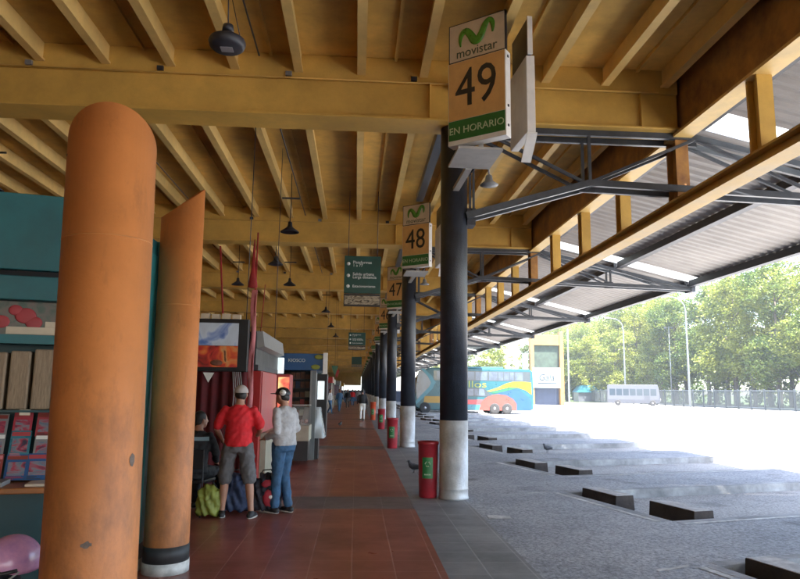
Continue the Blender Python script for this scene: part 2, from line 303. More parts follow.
# ------------------------------------------------------------------ mesh helpers
class MB:
    def __init__(s): s.v = []; s.f = []; s.mi = []; s.cur = 0; s.sm = []; s.smooth = False
    def add(s, vs, fs):
        o = len(s.v); s.v += [tuple(p) for p in vs]
        for f in fs: s.f.append([o + i for i in f]); s.mi.append(s.cur); s.sm.append(s.smooth)
    def box(s, x0, x1, y0, y1, z0, z1):
        s.add([(x0, y0, z0), (x1, y0, z0), (x1, y1, z0), (x0, y1, z0), (x0, y0, z1), (x1, y0, z1), (x1, y1, z1), (x0, y1, z1)],
              [(0, 3, 2, 1), (4, 5, 6, 7), (0, 1, 5, 4), (1, 2, 6, 5), (2, 3, 7, 6), (3, 0, 4, 7)]); return s
    def bar(s, a, b, wd, ht, up=(0, 0, 1)):
        a, b = Vector(a), Vector(b); d = (b - a).normalized(); u = Vector(up)
        if abs(d.dot(u)) > 0.98: u = Vector((0, 1, 0))
        sd = d.cross(u).normalized(); u = sd.cross(d).normalized()
        q = []
        for p in (a, b):
            for i, j in ((-1, -1), (1, -1), (1, 1), (-1, 1)): q.append(p + sd * (i * wd / 2) + u * (j * ht / 2))
        s.add(q, [(3, 2, 1, 0), (4, 5, 6, 7), (0, 1, 5, 4), (1, 2, 6, 5), (2, 3, 7, 6), (3, 0, 4, 7)]); return s
    def tube(s, pts, rad, n=10, cap=True, sx=1.0):
        s.smooth = True; rings = []; pts = [Vector(p) for p in pts]
        if not isinstance(rad, (list, tuple)): rad = [rad] * len(pts)
        prev = None; vs = []
        for i, p in enumerate(pts):
            d = (pts[min(i + 1, len(pts) - 1)] - pts[max(i - 1, 0)]).normalized()
            if prev is None:
                ref = Vector((0, 0, 1)) if abs(d.z) < 0.9 else Vector((1, 0, 0)); a = d.cross(ref).normalized()
            else: a = (prev - d * prev.dot(d)).normalized()
            prev = a; b = d.cross(a)
            for k in range(n):
                t = 2 * math.pi * k / n; vs.append(p + (a * math.cos(t) + b * math.sin(t) * sx) * rad[i])
        fs = []
        for i in range(len(pts) - 1):
            for k in range(n):
                k2 = (k + 1) % n; fs.append((i * n + k, i * n + k2, (i + 1) * n + k2, (i + 1) * n + k))
        if cap: fs.append(tuple(reversed(range(n)))); fs.append(tuple(range((len(pts) - 1) * n, len(pts) * n)))
        s.add(vs, fs); s.smooth = False; return s
    def lathe(s, prof, c=(0, 0, 0), n=24, sy=1.0):
        s.smooth = True; vs = []; fs = []
        for r, z in prof:
            for k in range(n):
                t = 2 * math.pi * k / n; vs.append((c[0] + r * math.cos(t), c[1] + r * math.sin(t) * sy, c[2] + z))
        for i in range(len(prof) - 1):
            for k in range(n):
                k2 = (k + 1) % n; fs.append((i * n + k, i * n + k2, (i + 1) * n + k2, (i + 1) * n + k))
        fs.append(tuple(reversed(range(n)))); fs.append(tuple(range((len(prof) - 1) * n, len(prof) * n)))
        s.add(vs, fs); s.smooth = False; return s
    def prism(s, poly, fn, t0, t1):
        """poly: 2D list, fn(u,v,t)->3D; extruded from t0 to t1"""
        n = len(poly); vs = [fn(u, v, t0) for u, v in poly] + [fn(u, v, t1) for u, v in poly]
        fs = [tuple(range(n)), tuple(reversed(range(n, 2 * n)))] + [(i, i + n, (i + 1) % n + n, (i + 1) % n) for i in range(n)]
        s.add(vs, fs); return s
    def ell(s, c, r, n=12, m=8, rot=None):
        s.smooth = True; vs = []; fs = []
        for j in range(1, m):
            ph = math.pi * j / m
            for k in range(n):
                t = 2 * math.pi * k / n; p = Vector((r[0] * math.sin(ph) * math.cos(t), r[1] * math.sin(ph) * math.sin(t), -r[2] * math.cos(ph)))
                if rot: p = rot @ p
                vs.append(Vector(c) + p)
        for pz in (-1, 1):
            p = Vector((0, 0, pz * r[2]));
            if rot: p = rot @ p
            vs.append(Vector(c) + p)
        B = (m - 1) * n
        for j in range(m - 2):
            for k in range(n):
                k2 = (k + 1) % n; fs.append((j * n + k, j * n + k2, (j + 1) * n + k2, (j + 1) * n + k))
        for k in range(n):
            k2 = (k + 1) % n; fs.append((B, k2, k)); fs.append((B + 1, (m - 2) * n + k, (m - 2) * n + k2))
        s.add(vs, fs); s.smooth = False; return s
    def build(s, name, mats, parent=None, bevel=0, fixn=True):
        me = bpy.data.meshes.new(name); me.from_pydata(s.v, [], s.f)
        if not isinstance(mats, (list, tuple)): mats = [mats]
        for x in mats: me.materials.append(x)
        for p, i, sm in zip(me.polygons, s.mi, s.sm): p.material_index = i; p.use_smooth = sm
        if fixn:
            bm = bmesh.new(); bm.from_mesh(me); bmesh.ops.recalc_face_normals(bm, faces=bm.faces); bm.to_mesh(me); bm.free()
        me.update()
        o = bpy.data.objects.new(name, me); COL.objects.link(o)
        if parent: o.parent = parent
        if bevel:
            bv = o.modifiers.new('bevel', 'BEVEL'); bv.width = bevel; bv.segments = 2; bv.limit_method = 'ANGLE'; bv.angle_limit = R(40)
        return o

def empty(name, label=None, cat=None, loc=(0, 0, 0), rz=0, group=None):
    o = bpy.data.objects.new(name, None); COL.objects.link(o); o.location = loc; o.rotation_euler = (0, 0, rz)
    o.empty_display_size = 0.2
    return tag(o, label, cat, group)
def tag(o, label=None, cat=None, group=None, kind=None):
    if label: o['label'] = label
    if cat: o['category'] = cat
    if group: o['group'] = group
    if kind: o['kind'] = kind
    return o
def copy_tree(o, parent=None, kids=None):
    c = o.copy(); COL.objects.link(c); c.parent = parent
    for ch in KIDS(o): copy_tree(ch, c)
    return c
def KIDS(o): return [x for x in COL.objects if x.parent == o]

def text_mesh(name, body, size, material, parent, loc, rot, depth=0.004, shear=0, sx=1.0, align='CENTER'):
    cu = bpy.data.curves.new('t', 'FONT'); cu.body = body; cu.size = size; cu.extrude = depth; cu.align_x = align; cu.align_y = 'CENTER'
    cu.shear = shear; cu.resolution_u = 3
    to = bpy.data.objects.new('t', cu); COL.objects.link(to)
    dg = bpy.context.evaluated_depsgraph_get(); me = bpy.data.meshes.new_from_object(to.evaluated_get(dg))
    bpy.data.objects.remove(to); me.materials.clear(); me.materials.append(material)
    o = bpy.data.objects.new(name, me); COL.objects.link(o); o.parent = parent; o.location = loc; o.rotation_euler = rot; o.scale = (sx, 1, 1)
    return o

ONES = ['', 'first', 'second', 'third', 'fourth', 'fifth', 'sixth', 'seventh', 'eighth', 'ninth', 'tenth', 'eleventh', 'twelfth', 'thirteenth', 'fourteenth', 'fifteenth', 'sixteenth', 'seventeenth', 'eighteenth', 'nineteenth']
def ordn(n):
    if n < 20: return ONES[n]
    t = {2: 'twent', 3: 'thirt', 4: 'fort'}[n // 10]
    return t + 'ieth' if n % 10 == 0 else t + 'y-' + ONES[n % 10]

C, S, NB = 10.6, 9.45, 18           # first column line, bay spacing, number of bays
X_COL, X_GIR = 1.56, 5.45
YEND = C + S * NB

# ------------------------------------------------------------------ ground
b = MB(); b.add([(-150, -60, -0.16), (900, -60, -0.16), (900, 1500, -0.16), (-150, 1500, -0.16)], [(0, 1, 2, 3)])
tag(b.build('bus_lot', M['lot']), kind='structure')
b = MB(); b.add([(54.6, 20, -0.11), (900, 20, -0.11), (900, 1500, -0.11), (54.6, 1500, -0.11)], [(0, 1, 2, 3)])
b.add([(10, 126, -0.115), (54.6, 126, -0.115), (54.6, 1500, -0.115), (10, 1500, -0.115)], [(0, 1, 2, 3)])
tag(b.build('grass', M['grass']), kind='structure')
# platform floor: red tile with grey crossing bands, grey strip along the edge
b = MB()
def fq(x0, x1, y0, y1, mi): b.cur = mi; b.add([(x0, y0, 0), (x1, y0, 0), (x1, y1, 0), (x0, y1, 0)], [(0, 1, 2, 3)])
y = -45.0
for k in range(-5, NB + 2):
    ya, yb = C + S * k - 0.95, C + S * k + 0.12
    fq(-14.5, 0.87, y, ya, 0); fq(-14.5, 0.87, ya, yb, 2); y = yb
fq(0.87, 1.72, -45, y, 1)
b.cur = 1; b.add([(1.72, -45, 0), (1.72, y, 0), (1.72, y, -0.16), (1.72, -45, -0.16)], [(0, 1, 2, 3)])
tag(b.build('platform_floor', [M['redtile'], M['greytile'], M['bandtile']], fixn=False), kind='structure')
# raised apron with fingers between the bus bays
ZA, ZL = -0.012, -0.16
ex = Vector((0.963, 0.268)); PB = 4.725
def An(n): return Vector((3.60, 11.33 + PB * n))
def Bn(n): return Vector((4.23, 8.87 + PB * n))
b = MB(); kb = MB(); pt = MB()
def q2(mb, pts, z): mb.add([(p[0], p[1], z) for p in pts], [tuple(range(len(pts)))])
def kerb(p, q, wd=0.16):
    d = (q - p).normalized(); nrm = Vector((-d.y, d.x))
    P0, P1, P2, P3 = p, q, q + nrm * wd, p + nrm * wd
    kb.add([(P0.x, P0.y, ZL - 0.05), (P1.x, P1.y, ZL - 0.05), (P2.x, P2.y, ZL - 0.05), (P3.x, P3.y, ZL - 0.05), (P0.x, P0.y, ZA + 0.003), (P1.x, P1.y, ZA + 0.003), (P2.x, P2.y, ZA + 0.003), (P3.x, P3.y, ZA + 0.003)],
           [(0, 3, 2, 1), (4, 5, 6, 7), (0, 1, 5, 4), (1, 2, 6, 5), (2, 3, 7, 6), (3, 0, 4, 7)])
def line(p, q, off, wd=0.09):
    d = (q - p).normalized(); nrm = Vector((-d.y, d.x))
    a0, a1 = p + nrm * off, q + nrm * off
    q2(pt, [a0, a1, a1 + nrm * wd, a0 + nrm * wd], ZA + 0.0045)
for n in range(-11, 38):
    A, B, B2 = An(n), Bn(n), Bn(n + 1)
    q2(b, [(1.722, B.y), B, A, (1.722, A.y)], ZA)
    q2(b, [(1.722, A.y), A, B2, (1.722, B2.y)], ZA)
    LA = 7.0 + random.uniform(-.15, .15); LB = 6.35 + random.uniform(-.1, .1)
    EA, EB = A + ex * LA, B2 + ex * LB
    q2(b, [A, EA, EB, B2], ZA)
    kerb(B, A); kerb(A, EA); kerb(EA, EB); kerb(EB, B2)
    line(B, A, 0.17); line(EB, B2, 0.17, 0.07)
tag(b.build('apron', M['asphalt']), kind='structure')
tag(kb.build('kerb', M['concrete'], bevel=0.015), kind='structure')
# pale paint patch and cross lines on the apron
q2(pt, [(1.82, 9.25), (2.12, 9.2), (2.1, 8.98), (1.8, 9.0)], ZA + 0.0045)
for yy in (7.3, 7.35 + PB, 7.35 + 2 * PB):
    q2(pt, [(2.9, yy - 0.9), (3.3, yy - 0.72), (3.3, yy - 0.66), (2.9, yy - 0.83)], ZA + 0.0045)
tag(pt.build('road_markings', M['paint']), kind='structure')

# wheel stops
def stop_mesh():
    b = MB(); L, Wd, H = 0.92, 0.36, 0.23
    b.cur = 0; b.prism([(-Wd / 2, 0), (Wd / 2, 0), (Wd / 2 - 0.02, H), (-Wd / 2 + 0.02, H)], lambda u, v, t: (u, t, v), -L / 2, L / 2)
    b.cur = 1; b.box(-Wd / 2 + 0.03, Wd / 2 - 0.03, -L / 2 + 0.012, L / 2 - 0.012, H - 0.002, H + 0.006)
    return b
stop0 = None
fdir = (An(0) - Bn(0)).normalized(); frz = math.atan2(-fdir.x, fdir.y)
for n in range(-1, 16):
    for side, tt in (('farther', 1.98), ('nearer', 0.55)):
        p = Bn(n) + fdir * tt + ex * (0.40 if side == 'farther' else 0.62)
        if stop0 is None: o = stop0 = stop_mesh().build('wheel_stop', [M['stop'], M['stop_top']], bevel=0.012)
        else: o = stop0.copy(); COL.objects.link(o)
        o.location = (p.x, p.y, ZL); o.rotation_euler = (0, 0, frz)
        tag(o, f"dark wheel stop, {side} of two in the {ordn(n + 2)} bus bay from the camera", 'wheel stop', 'wheel stops at the heads of the bus bays')

# ------------------------------------------------------------------ hall roof
hall = empty('terminal_hall', 'long open terminal hall roof of mustard painted steel beams over the red platform', 'building', (-6, C, 0))
def hb(mb, name, mats, parent=hall, **k):
    o = mb.build(name, mats, None, **k); o.parent = parent
    if parent: o.matrix_parent_inverse = Matrix.Translation(parent.location).inverted()
    return o
XL = -14.0; Y0H = -45.0
b = MB(); b.box(XL, X_GIR + 0.1, Y0H, YEND, 7.12, 7.24)
hb(b, 'ceiling_deck', M['yellow_deck'])
b = MB()
for k in range(-14, 6, 2):
    x = 1.03 * k + 0.03; b.box(x + 0.48, x + 0.53, Y0H, YEND, 7.06, 7.118)
hb(b, 'deck_rib', M['yellow_deck'])
for k in range(-13, 6):
    x = 1.03 * k - 0.03
    b = MB(); b.box(x - 0.07, x + 0.07, Y0H, YEND, 6.80, 6.835); b.box(x - 0.035, x + 0.035, Y0H, YEND, 6.835, 7.118)
    hb(b, 'joist', M['yellow_joist'])
for k in range(-5, NB + 1):
    yc = C + S * k - 0.05
    b = MB()
    b.box(XL, X_GIR - 0.1, yc - 0.31, yc + 0.31, 6.05, 6.09)
    b.box(XL, X_GIR - 0.1, yc - 0.22, yc + 0.22, 6.09, 6.70)
    b.box(XL, X_GIR - 0.1, yc - 0.27, yc + 0.27, 6.70, 7.117)
    for xs in (X_COL - 0.45, X_COL + 0.45, X_GIR - 0.75):
        b.box(xs - 0.012, xs + 0.012, yc - 0.295, yc + 0.295, 6.092, 6.698)
    hb(b, 'cross_beam', M['yellow'], bevel=0.008)
# edge girder: upper beam, lower chord, posts
g = MB(); y0, y1 = Y0H, YEND
g.box(X_GIR - 0.03, X_GIR + 0.03, y0, y1, 6.03, 7.117)
hb(g, 'girder_web', M['dirt_shade_yellow'])
g = MB(); g.box(X_GIR - 0.16, X_GIR + 0.16, y0, y1, 5.98, 6.029); hb(g, 'girder_flange', M['yellow_joist'])
g = MB(); g.box(X_GIR - 0.16, X_GIR + 0.16, y0, y1, 4.70, 4.74); g.box(X_GIR - 0.04, X_GIR + 0.04, y0, y1, 4.74, 4.88)
g.box(X_GIR - 0.16, X_GIR + 0.16, y0, y1, 4.88, 4.915)
hb(g, 'lower_chord', M['yellow'])
for k in range(-20, NB * 4 + 1):
    yc = C + S * k / 4; wd = 0.12 if k % 4 else 0.16
    g = MB(); g.box(X_GIR - 0.11, X_GIR + 0.11, yc - wd - 0.01, yc - wd + 0.03, 4.916, 5.979); g.box(X_GIR - 0.11, X_GIR + 0.11, yc + wd - 0.03, yc + wd + 0.01, 4.916, 5.979)
    g.box(X_GIR - 0.025, X_GIR + 0.025, yc - wd + 0.03, yc + wd - 0.03, 4.916, 5.979)
    hb(g, 'girder_post', M['yellow'] if k % 4 else M['dirt_shade_yellow'])
# longitudinal steel rail over the columns
g = MB()
for k in range(0, NB):
    ya = C + S * k + 0.27; yb = C + S * (k + 1) - 3.2
    g = MB(); g.box(X_COL - 0.09, X_COL + 0.09, ya, yb, 6.60, 6.79); hb(g, 'column_rail', M['gray_steel'])
for k in (0, 1, 2):
    yb = C + S * k - 0.05 - 0.275
    for j in range(5):
        g = MB(); xx = -7.4 + j * 2.06; g.box(xx - 0.05, xx + 0.05, yb - 0.05, yb - 0.001, 6.72, 6.79); hb(g, 'junction_box', M['greypanel'] if j % 2 else M['dark_steel'])
    g = MB(); g.tube([(-9, yb - 0.02, 6.70), (-3, yb - 0.02, 6.69), (5.0, yb - 0.02, 6.70)], 0.011, 6); hb(g, 'conduit', M['yellow_deck'])
# conduits and small fittings on the ceiling
g = MB()
for xx, ya, yb in ((-1.62, 11.2, 19.2), (-4.7, 11.2, 19.2), (-1.62, 1.0, 9.7), (-1.62, 20.6, 29)):
    g.tube([(xx, ya, 6.76), (xx, yb, 6.76)], 0.014, 6)
hb(g, 'conduit', M['dark_steel'])
# back wall of the hall
g = MB(); g.box(XL - 0.3, XL, Y0H, YEND, 0, 7.24)
for k in range(48): g.box(XL, XL + 0.08, -44 + k * 4.72, -43.7 + k * 4.72, 0, 7.1)
hb(g, 'back_wall', M['wall'])
g = MB(); g.box(XL, 1.3, YEND - 0.3, YEND, 2.9, 7.1); hb(g, 'end_wall', M['wall'])

# ------------------------------------------------------------------ canopy over the bays
can = empty('bay_canopy', 'sloping canopy of pale brown corrugated sheets over the bus bays', 'canopy', (8, C, 0))
XE = 10.45
def zc(x): return 6.36 + (x - 5.6) * (5.22 - 6.36) / (XE - 5.6)
for k in range(-6, NB):
    ya, yb = C + S * k + 0.10, C + S * (k + 1) - 0.62
    b = MB(); n = 58; vs = []; fs = []
    for i in range(n * 2 + 1):
        yy = ya + (yb - ya) * i / (n * 2); ph = (i % 4); dz = (0.0, 0.0, 0.038, 0.038)[ph]
        if ph in (1, 3): yy += 0.0
        vs += [(5.58, yy, zc(5.58) + dz), (XE + 0.12, yy, zc(XE + 0.12) + dz)]
    o_ = len(vs)
    for i in range(n * 2): fs.append((2 * i, 2 * i + 1, 2 * i + 3, 2 * i + 2))
    b.add(vs, fs); b.build('roof_sheet', M['sheet'], can, fixn=False).matrix_parent_inverse = Matrix.Translation(can.location).inverted()
    b = MB(); y2, y3 = yb + 0.006, yb + 0.714
    b.add([(5.58, y2, zc(5.58)), (XE + .1, y2, zc(XE + .1)), (XE + .1, y3, zc(XE + .1)), (5.58, y3, zc(5.58)), (5.58, y2, zc(5.58) + .01), (XE + .1, y2, zc(XE + .1) + .01), (XE + .1, y3, zc(XE + .1) + .01), (5.58, y3, zc(5.58) + .01)],
          [(0, 3, 2, 1), (4, 5, 6, 7), (0, 1, 5, 4), (1, 2, 6, 5), (2, 3, 7, 6), (3, 0, 4, 7)])
    hb(b, 'skylight_strip', M['skylight'], can)
    for xp, hh in ((5.78, 0.16), (8.15, 0.2), (XE, 0.2)):
        b = MB(); z = zc(xp) - 0.004
        b.box(xp - 0.05, xp + 0.05, ya + 0.02, yb + 0.48, z - hh, z - 0.012)
        b.box(xp - 0.10, xp + 0.10, ya + 0.02, yb + 0.48, z - hh - 0.02, z - hh)
        hb(b, 'purlin', M['dark_steel'], can)
b = MB(); b.bar((5.58, -9, 6.33), (5.58, YEND, 6.33), 0.02, 0.62); hb(b, 'upper_flashing', M['dirt_shade_yellow'], can)
b = MB(); b.box(XE + 0.13, XE + 0.2, Y0H, YEND, zc(XE) - 0.10, zc(XE) + 0.06); hb(b, 'gutter', M['white'], can)

# trusses
def truss_parts(root):
    for sgn in (-1, 1):
        yy = sgn * 0.17
        b = MB(); b.bar((0.2, yy, 6.0), (4.1, yy, 6.0), 0.07, 0.10); b.bar((4.1, yy, 6.0), (XE - X_COL, yy, zc(XE) - 0.28), 0.07, 0.10); b.build('top_chord', M['gray_steel'], root)
        b = MB(); b.bar((0.18, yy, 4.5), (2.27, yy, 5.13), 0.07, 0.11); b.bar((2.27, yy, 5.13), (XE - X_COL, yy, 4.93), 0.07, 0.11); b.build('bottom_chord', M['gray_steel'], root)
        b = MB()
        b.bar((2.27, yy, 5.13), (2.27, yy, 6.0), 0.05, 0.05); b.bar((0.5, yy, 5.95), (2.2, yy, 5.12), 0.05, 0.05)
        b.bar((2.3, yy, 5.15), (4.1, yy, 5.95), 0.05, 0.05); b.bar((4.15, yy, 5.95), (6.3, yy, 5.05), 0.05, 0.05)
        b.bar((6.3, yy, 5.03), (6.3, yy, 5.50), 0.05, 0.05); b.bar((0.3, yy, 4.55), (0.3, yy, 5.98), 0.035, 0.035)
        b.bar((6.35, yy, 5.5), (8.2, yy, 4.98), 0.045, 0.045)
        b.build('web_bars', M['gray_steel'], root)
    for x, z in ((2.27, 5.12), (4.1, 6.0), (6.3, 5.02)):
        b = MB(); b.box(x - 0.14, x + 0.14, -0.015, 0.015, z - 0.10, z + 0.10); b.box(x - 0.03, x + 0.03, -0.134, 0.134, z - 0.05, z + 0.05); b.build('joint_plate', M['dark_steel'], root)
    b = MB(); b.box(XE - X_COL - 0.02, XE - X_COL + 0.12, -0.22, 0.22, 4.84, 5.10); b.build('end_plate', M['dark_steel'], root)
    b = MB(); b.box(0.20, 0.34, -0.14, 0.14, 4.36, 4.64); b.build('bearing_plate', M['dark_steel'], root)
tr0 = None; cols = []
for k in range(0, NB):
    num = 49 - k; loc = (X_COL, C + S * k, 0)
    lab = f"grey steel canopy truss springing from the column with number {num}"
    if tr0 is None: tr0 = empty('canopy_truss', lab, 'truss', loc, 0, 'trusses carrying the canopy'); truss_parts(tr0)
    else: t = copy_tree(tr0); t.location = loc; tag(t, lab)
# columns
def column_parts(root):
    b = MB(); b.lathe([(0.222, 1.2), (0.222, 6.045)], n=36); b.build('shaft', M['navy'], root)
    b = MB(); b.lathe([(0.235, 0.0), (0.235, 0.03), (0.2255, 0.045), (0.2255, 0.14), (0.23, 0.15), (0.23, 0.17), (0.2255, 0.18), (0.2255, 1.195)], n=36); b.build('painted_base', M['silver'], root)
c0 = None
for k in range(-1, NB):
    num = 49 - k; loc = (X_COL, C + S * k, 0)
    lab = f"round dark navy column with silver base under the number {num} sign" if k >= 0 else 'round dark navy column with silver base behind the camera'
    if k == -1: continue
    if c0 is None: c0 = empty('steel_column', lab, 'column', loc, 0, 'columns along the platform edge'); column_parts(c0)
    else: t = copy_tree(c0); t.location = loc; tag(t, lab)

# ------------------------------------------------------------------ platform number signs
def sign_face(root, num, detail=True):
    """local frame: u along face (0..W), v up, face normal -y"""
    W, z0, zj, z1 = 0.887, 5.04, 6.27, 6.86
    b = MB(); b.box(0, W, 0.0, 0.16, z0, zj); bx = b.build('light_box', M['white'], root, bevel=0.008)
    b = MB(); b.box(0, W, 0.02, 0.06, zj + 0.002, z1); b.build('header_board', M['ink'], root)
    b = MB(); b.box(0.015, W - 0.015, -0.006, -0.0005, z0 + 0.36, zj - 0.01); b.build('number_panel', M['tan'], root)
    b = MB(); b.box(0.015, W - 0.015, -0.007, -0.0005, z0 + 0.07, z0 + 0.352); gp = b.build('status_strip', M['sgreen'], root)
    b = MB(); b.box(0.02, W - 0.02, 0.010, 0.0195, zj + 0.02, z1 - 0.02); hp = b.build('header_panel', M['cream'], root)
    text_mesh('number', str(num), 0.80, M['ink'], root, (W / 2, -0.009, z0 + 0.785), (R(90), 0, 0), 0.003, sx=0.82)
    if detail:
        text_mesh('lettering', 'EN HORARIO', 0.142, M['pale_text'], root, (W / 2, -0.010, z0 + 0.20), (R(90), 0, 0), 0.003, sx=0.98)
        text_mesh('wordmark', 'movistar', 0.19, M['logo_dark'], root, (W / 2, 0.007, zj + 0.115), (R(90), 0, 0), 0.002, sx=0.95)
    # M shaped ribbon emblem
    pts = []; rad = []
    key = [(0.20, 0.22, 0.015), (0.19, 0.30, 0.035), (0.215, 0.40, 0.055), (0.28, 0.44, 0.065), (0.35, 0.37, 0.075), (0.41, 0.27, 0.085), (0.47, 0.26, 0.085), (0.53, 0.34, 0.075), (0.58, 0.45, 0.065), (0.64, 0.51, 0.055), (0.69, 0.46, 0.05), (0.70, 0.37, 0.035), (0.69, 0.29, 0.012)]
    for i in range(len(key) - 1):
        for j in range(3):
            t = j / 3; p0 = key[max(i - 1, 0)]; p1 = key[i]; p2 = key[i + 1]; p3 = key[min(i + 2, len(key) - 1)]
            q = [0.5 * ((2 * p1[c]) + (-p0[c] + p2[c]) * t + (2 * p0[c] - 5 * p1[c] + 4 * p2[c] - p3[c]) * t * t + (-p0[c] + 3 * p1[c] - 3 * p2[c] + p3[c]) * t ** 3) for c in range(3)]
            pts.append((q[0], 0.004, zj - 0.0 + q[1])); rad.append(q[2] * 0.75)
    b = MB(); b.tube(pts, rad, 10)
    for i, v in enumerate(b.v): b.v[i] = (v[0], 0.004 + (v[1] - 0.004) * 0.22, v[2])
    b.build('emblem', M['logo_green'], root)
    b = MB()
    for u in (0.03, W - 0.03):
        for z in (z0 + 0.14, z0 + 0.42, zj - 0.1): b.box(u - 0.012 if u < .5 else W, u if u < .5 else W + 0.012, 0.05, 0.08, z, z + 0.03)
    b.build('bolts', M['ink'], root)
def number_sign(k):
    num = 49 - k
    loc = (X_COL, C + S * k - 2.05, 0)
    s = empty('platform_number_sign', f"two-sided sign reading {num} hung before the column of platform {num}", 'sign', loc, 0, 'platform number signs')
    ax, ay = 1.21 - X_COL, 8.80 - 8.55; bx_, by_ = 1.92 - X_COL, 8.27 - 8.55
    ang = math.atan2(by_ - ay, bx_ - ax)
    f = bpy.data.objects.new('front_display', None); COL.objects.link(f); f.parent = s; f.location = (ax, ay, 0); f.rotation_euler = (0, 0, ang)
    return s, f, ang
def add_sign(k):
    s, f, ang = number_sign(k)
    # bake the front display directly under the sign (parts at one level)
    n0 = set(COL.objects); sign_face(s, 49 - k, k < 6)
    Mx = Matrix.Translation(f.location) @ Matrix.Rotation(ang, 4, 'Z')
    for o in [o for o in COL.objects if o not in n0]:
        o.matrix_basis = Mx @ (Matrix.Translation(o.location) @ o.rotation_euler.to_matrix().to_4x4() @ Matrix.Diagonal((*o.scale, 1)))
    bpy.data.objects.remove(f)
    # rear display seen edge-on: white box, dark header back
    P0 = Vector((2.20 - X_COL, 9.10 - 8.55, 0)); P1 = Vector((2.245 - X_COL, 8.42 - 8.55, 0)); d = (P1 - P0).normalized(); nr = Vector((d.y, -d.x, 0))
    def fn(u, v, t): p = P0 + d * u + nr * t; return (p.x, p.y, v)
    L = (P1 - P0).length
    b = MB(); b.prism([(-0.1, 5.16), (L, 5.16), (L, 6.27), (-0.1, 6.27)], fn, -0.12, 0.0); b.build('rear_light_box', M['white'], s, bevel=0.008)
    b = MB(); b.prism([(-0.05, 6.28), (L, 6.28), (L, 6.84), (-0.05, 6.84)], fn, -0.07, -0.03); b.build('rear_header_board', M['ink'], s)
    b = MB(); b.prism([(L, 6.28), (L + 0.03, 6.28), (L + 0.03, 6.84), (L, 6.84)], fn, -0.085, -0.015); b.build('edge_strip', M['white'], s)
    # bent lower flap
    b = MB(); b.add([fn(L, 5.155, 0.0), fn(L - 0.0, 5.155, -0.14), fn(L - 0.35, 4.87, -0.16), fn(L - 0.35, 4.87, -0.02), fn(L, 5.13, 0.0), fn(L, 5.13, -0.14), fn(L - 0.35, 4.845, -0.16), fn(L - 0.35, 4.845, -0.02)],
                    [(0, 1, 2, 3), (7, 6, 5, 4), (0, 4, 5, 1), (1, 5, 6, 2), (2, 6, 7, 3), (3, 7, 4, 0)])
    b.build('lower_flap', M['white'], s)
    # bracket back to the column and cables
    b = MB(); b.bar((0.06, -0.05, 4.93), (0.03, 0.75, 4.93), 0.62, 0.035); b.bar((0.03, 0.75, 4.93), (0.0, 1.83, 4.93), 0.10, 0.06); b.bar((0.1, 0.1, 6.6), (0.0, 1.83, 6.6), 0.09, 0.09); b.bar((0.1, 0.15, 4.94), (0.1, 0.15, 6.9), 0.06, 0.06)
    b.build('bracket', M['bracket'], s)
    b = MB(); b.tube([(0.0, 0.2, 5.05), (0.08, 0.5, 4.98), (0.2, 0.7, 5.12), (0.1, 1.1, 5.0), (0.05, 1.6, 5.1)], 0.025, 6); b.tube([(0.3, 0.4, 5.1), (0.2, 0.6, 4.97), (0.3, 0.9, 5.15), (0.12, 1.6, 5.05)], 0.02, 6)
    b.build('cable', M['ink'], s)
    if k < 4:
        b = MB(); b.lathe([(0.02, 0.16), (0.05, 0.14), (0.06, 0.06), (0.14, 0.0), (0.135, -0.01), (0.02, -0.02)], (0.36, 0.9, 4.72), 14); b.tube([(0.36, 0.9, 4.88), (0.36, 0.95, 5.2)], 0.015, 6); b.build('spot_lamp', M['greypanel'], s)
for k in range(NB): add_sign(k)

# ------------------------------------------------------------------ hanging lamps
def pendant(loc_z, top):
    b = MB(); b.lathe([(0.03, 0.26), (0.05, 0.24), (0.06, 0.14), (0.10, 0.10), (0.235, 0.0), (0.23, -0.012), (0.09, 0.07)], (0, 0, 0), 22)
    return b
def lamp(x, y, z, lab, flood=False):
    t = empty('hanging_lamp', lab, 'lamp', (x, y, z), 0, 'lamps hung from the ceiling')
    if flood:
        b = MB(); b.lathe([(0.06, 0.15), (0.12, 0.12), (0.20, 0.07), (0.215, 0.03), (0.20, -0.02), (0.17, -0.045)], (0, 0, 0), 26); b.build('housing', M['dark_steel'], t)
        b = MB(); b.box(-0.07, 0.07, -0.05, 0.06, -0.056, -0.0455); b.build('led_panel', M['chrome'], t)
        b = MB(); b.lathe([(0.03, 0.17), (0.07, 0.18), (0.06, 0.25), (0.02, 0.27)], (0, 0, 0), 12); b.build('driver_cap', M['dark_steel'], t)
        b = MB(); b.tube([(0, 0, 0.25), (-0.02, 0, 0.7), (-0.05, 0, 6.8 - z)], 0.008, 6); b.tube([(0.14, 0, 0.13), (0.05, 0, 0.5), (-0.04, 0, 0.9), (-0.12, 0, 6.8 - z)], 0.006, 6); b.build('cable', M['ink'], t)
    else:
        pendant(0, 0).build('shade', M['dark_steel'], t)
        b = MB(); b.tube([(0, 0, 0.25), (0.01, 0, 0.8), (0, 0, 7.0 - z)], 0.012, 6); b.build('cable', M['ink'], t)
        b = MB(); b.bar((-0.22, 0, 0.86), (0.22, 0, 0.86), 0.03, 0.04); b.build('crossbar', M['dark_steel'], t)
    return t
lamp(-1.60, 7.33, 5.62, 'round black flood lamp on crossed cables close to the camera', True)
lamp(-1.73, 16.1, 5.5, 'bell shaped pendant lamp hanging before the second cross beam')
lamp(-2.57, 24.6, 5.5, 'bell shaped pendant lamp hanging over the red flag pole')
lamp(-4.52, 24.8, 5.5, 'bell shaped pendant lamp farthest left, over the flag')
lamp(-2.6, 20.5, 5.5, 'dark pendant lamp just beyond the second cross beam')
lamp(-1.62, 33.5, 5.55, 'small pendant lamp above the blue stall fascia')
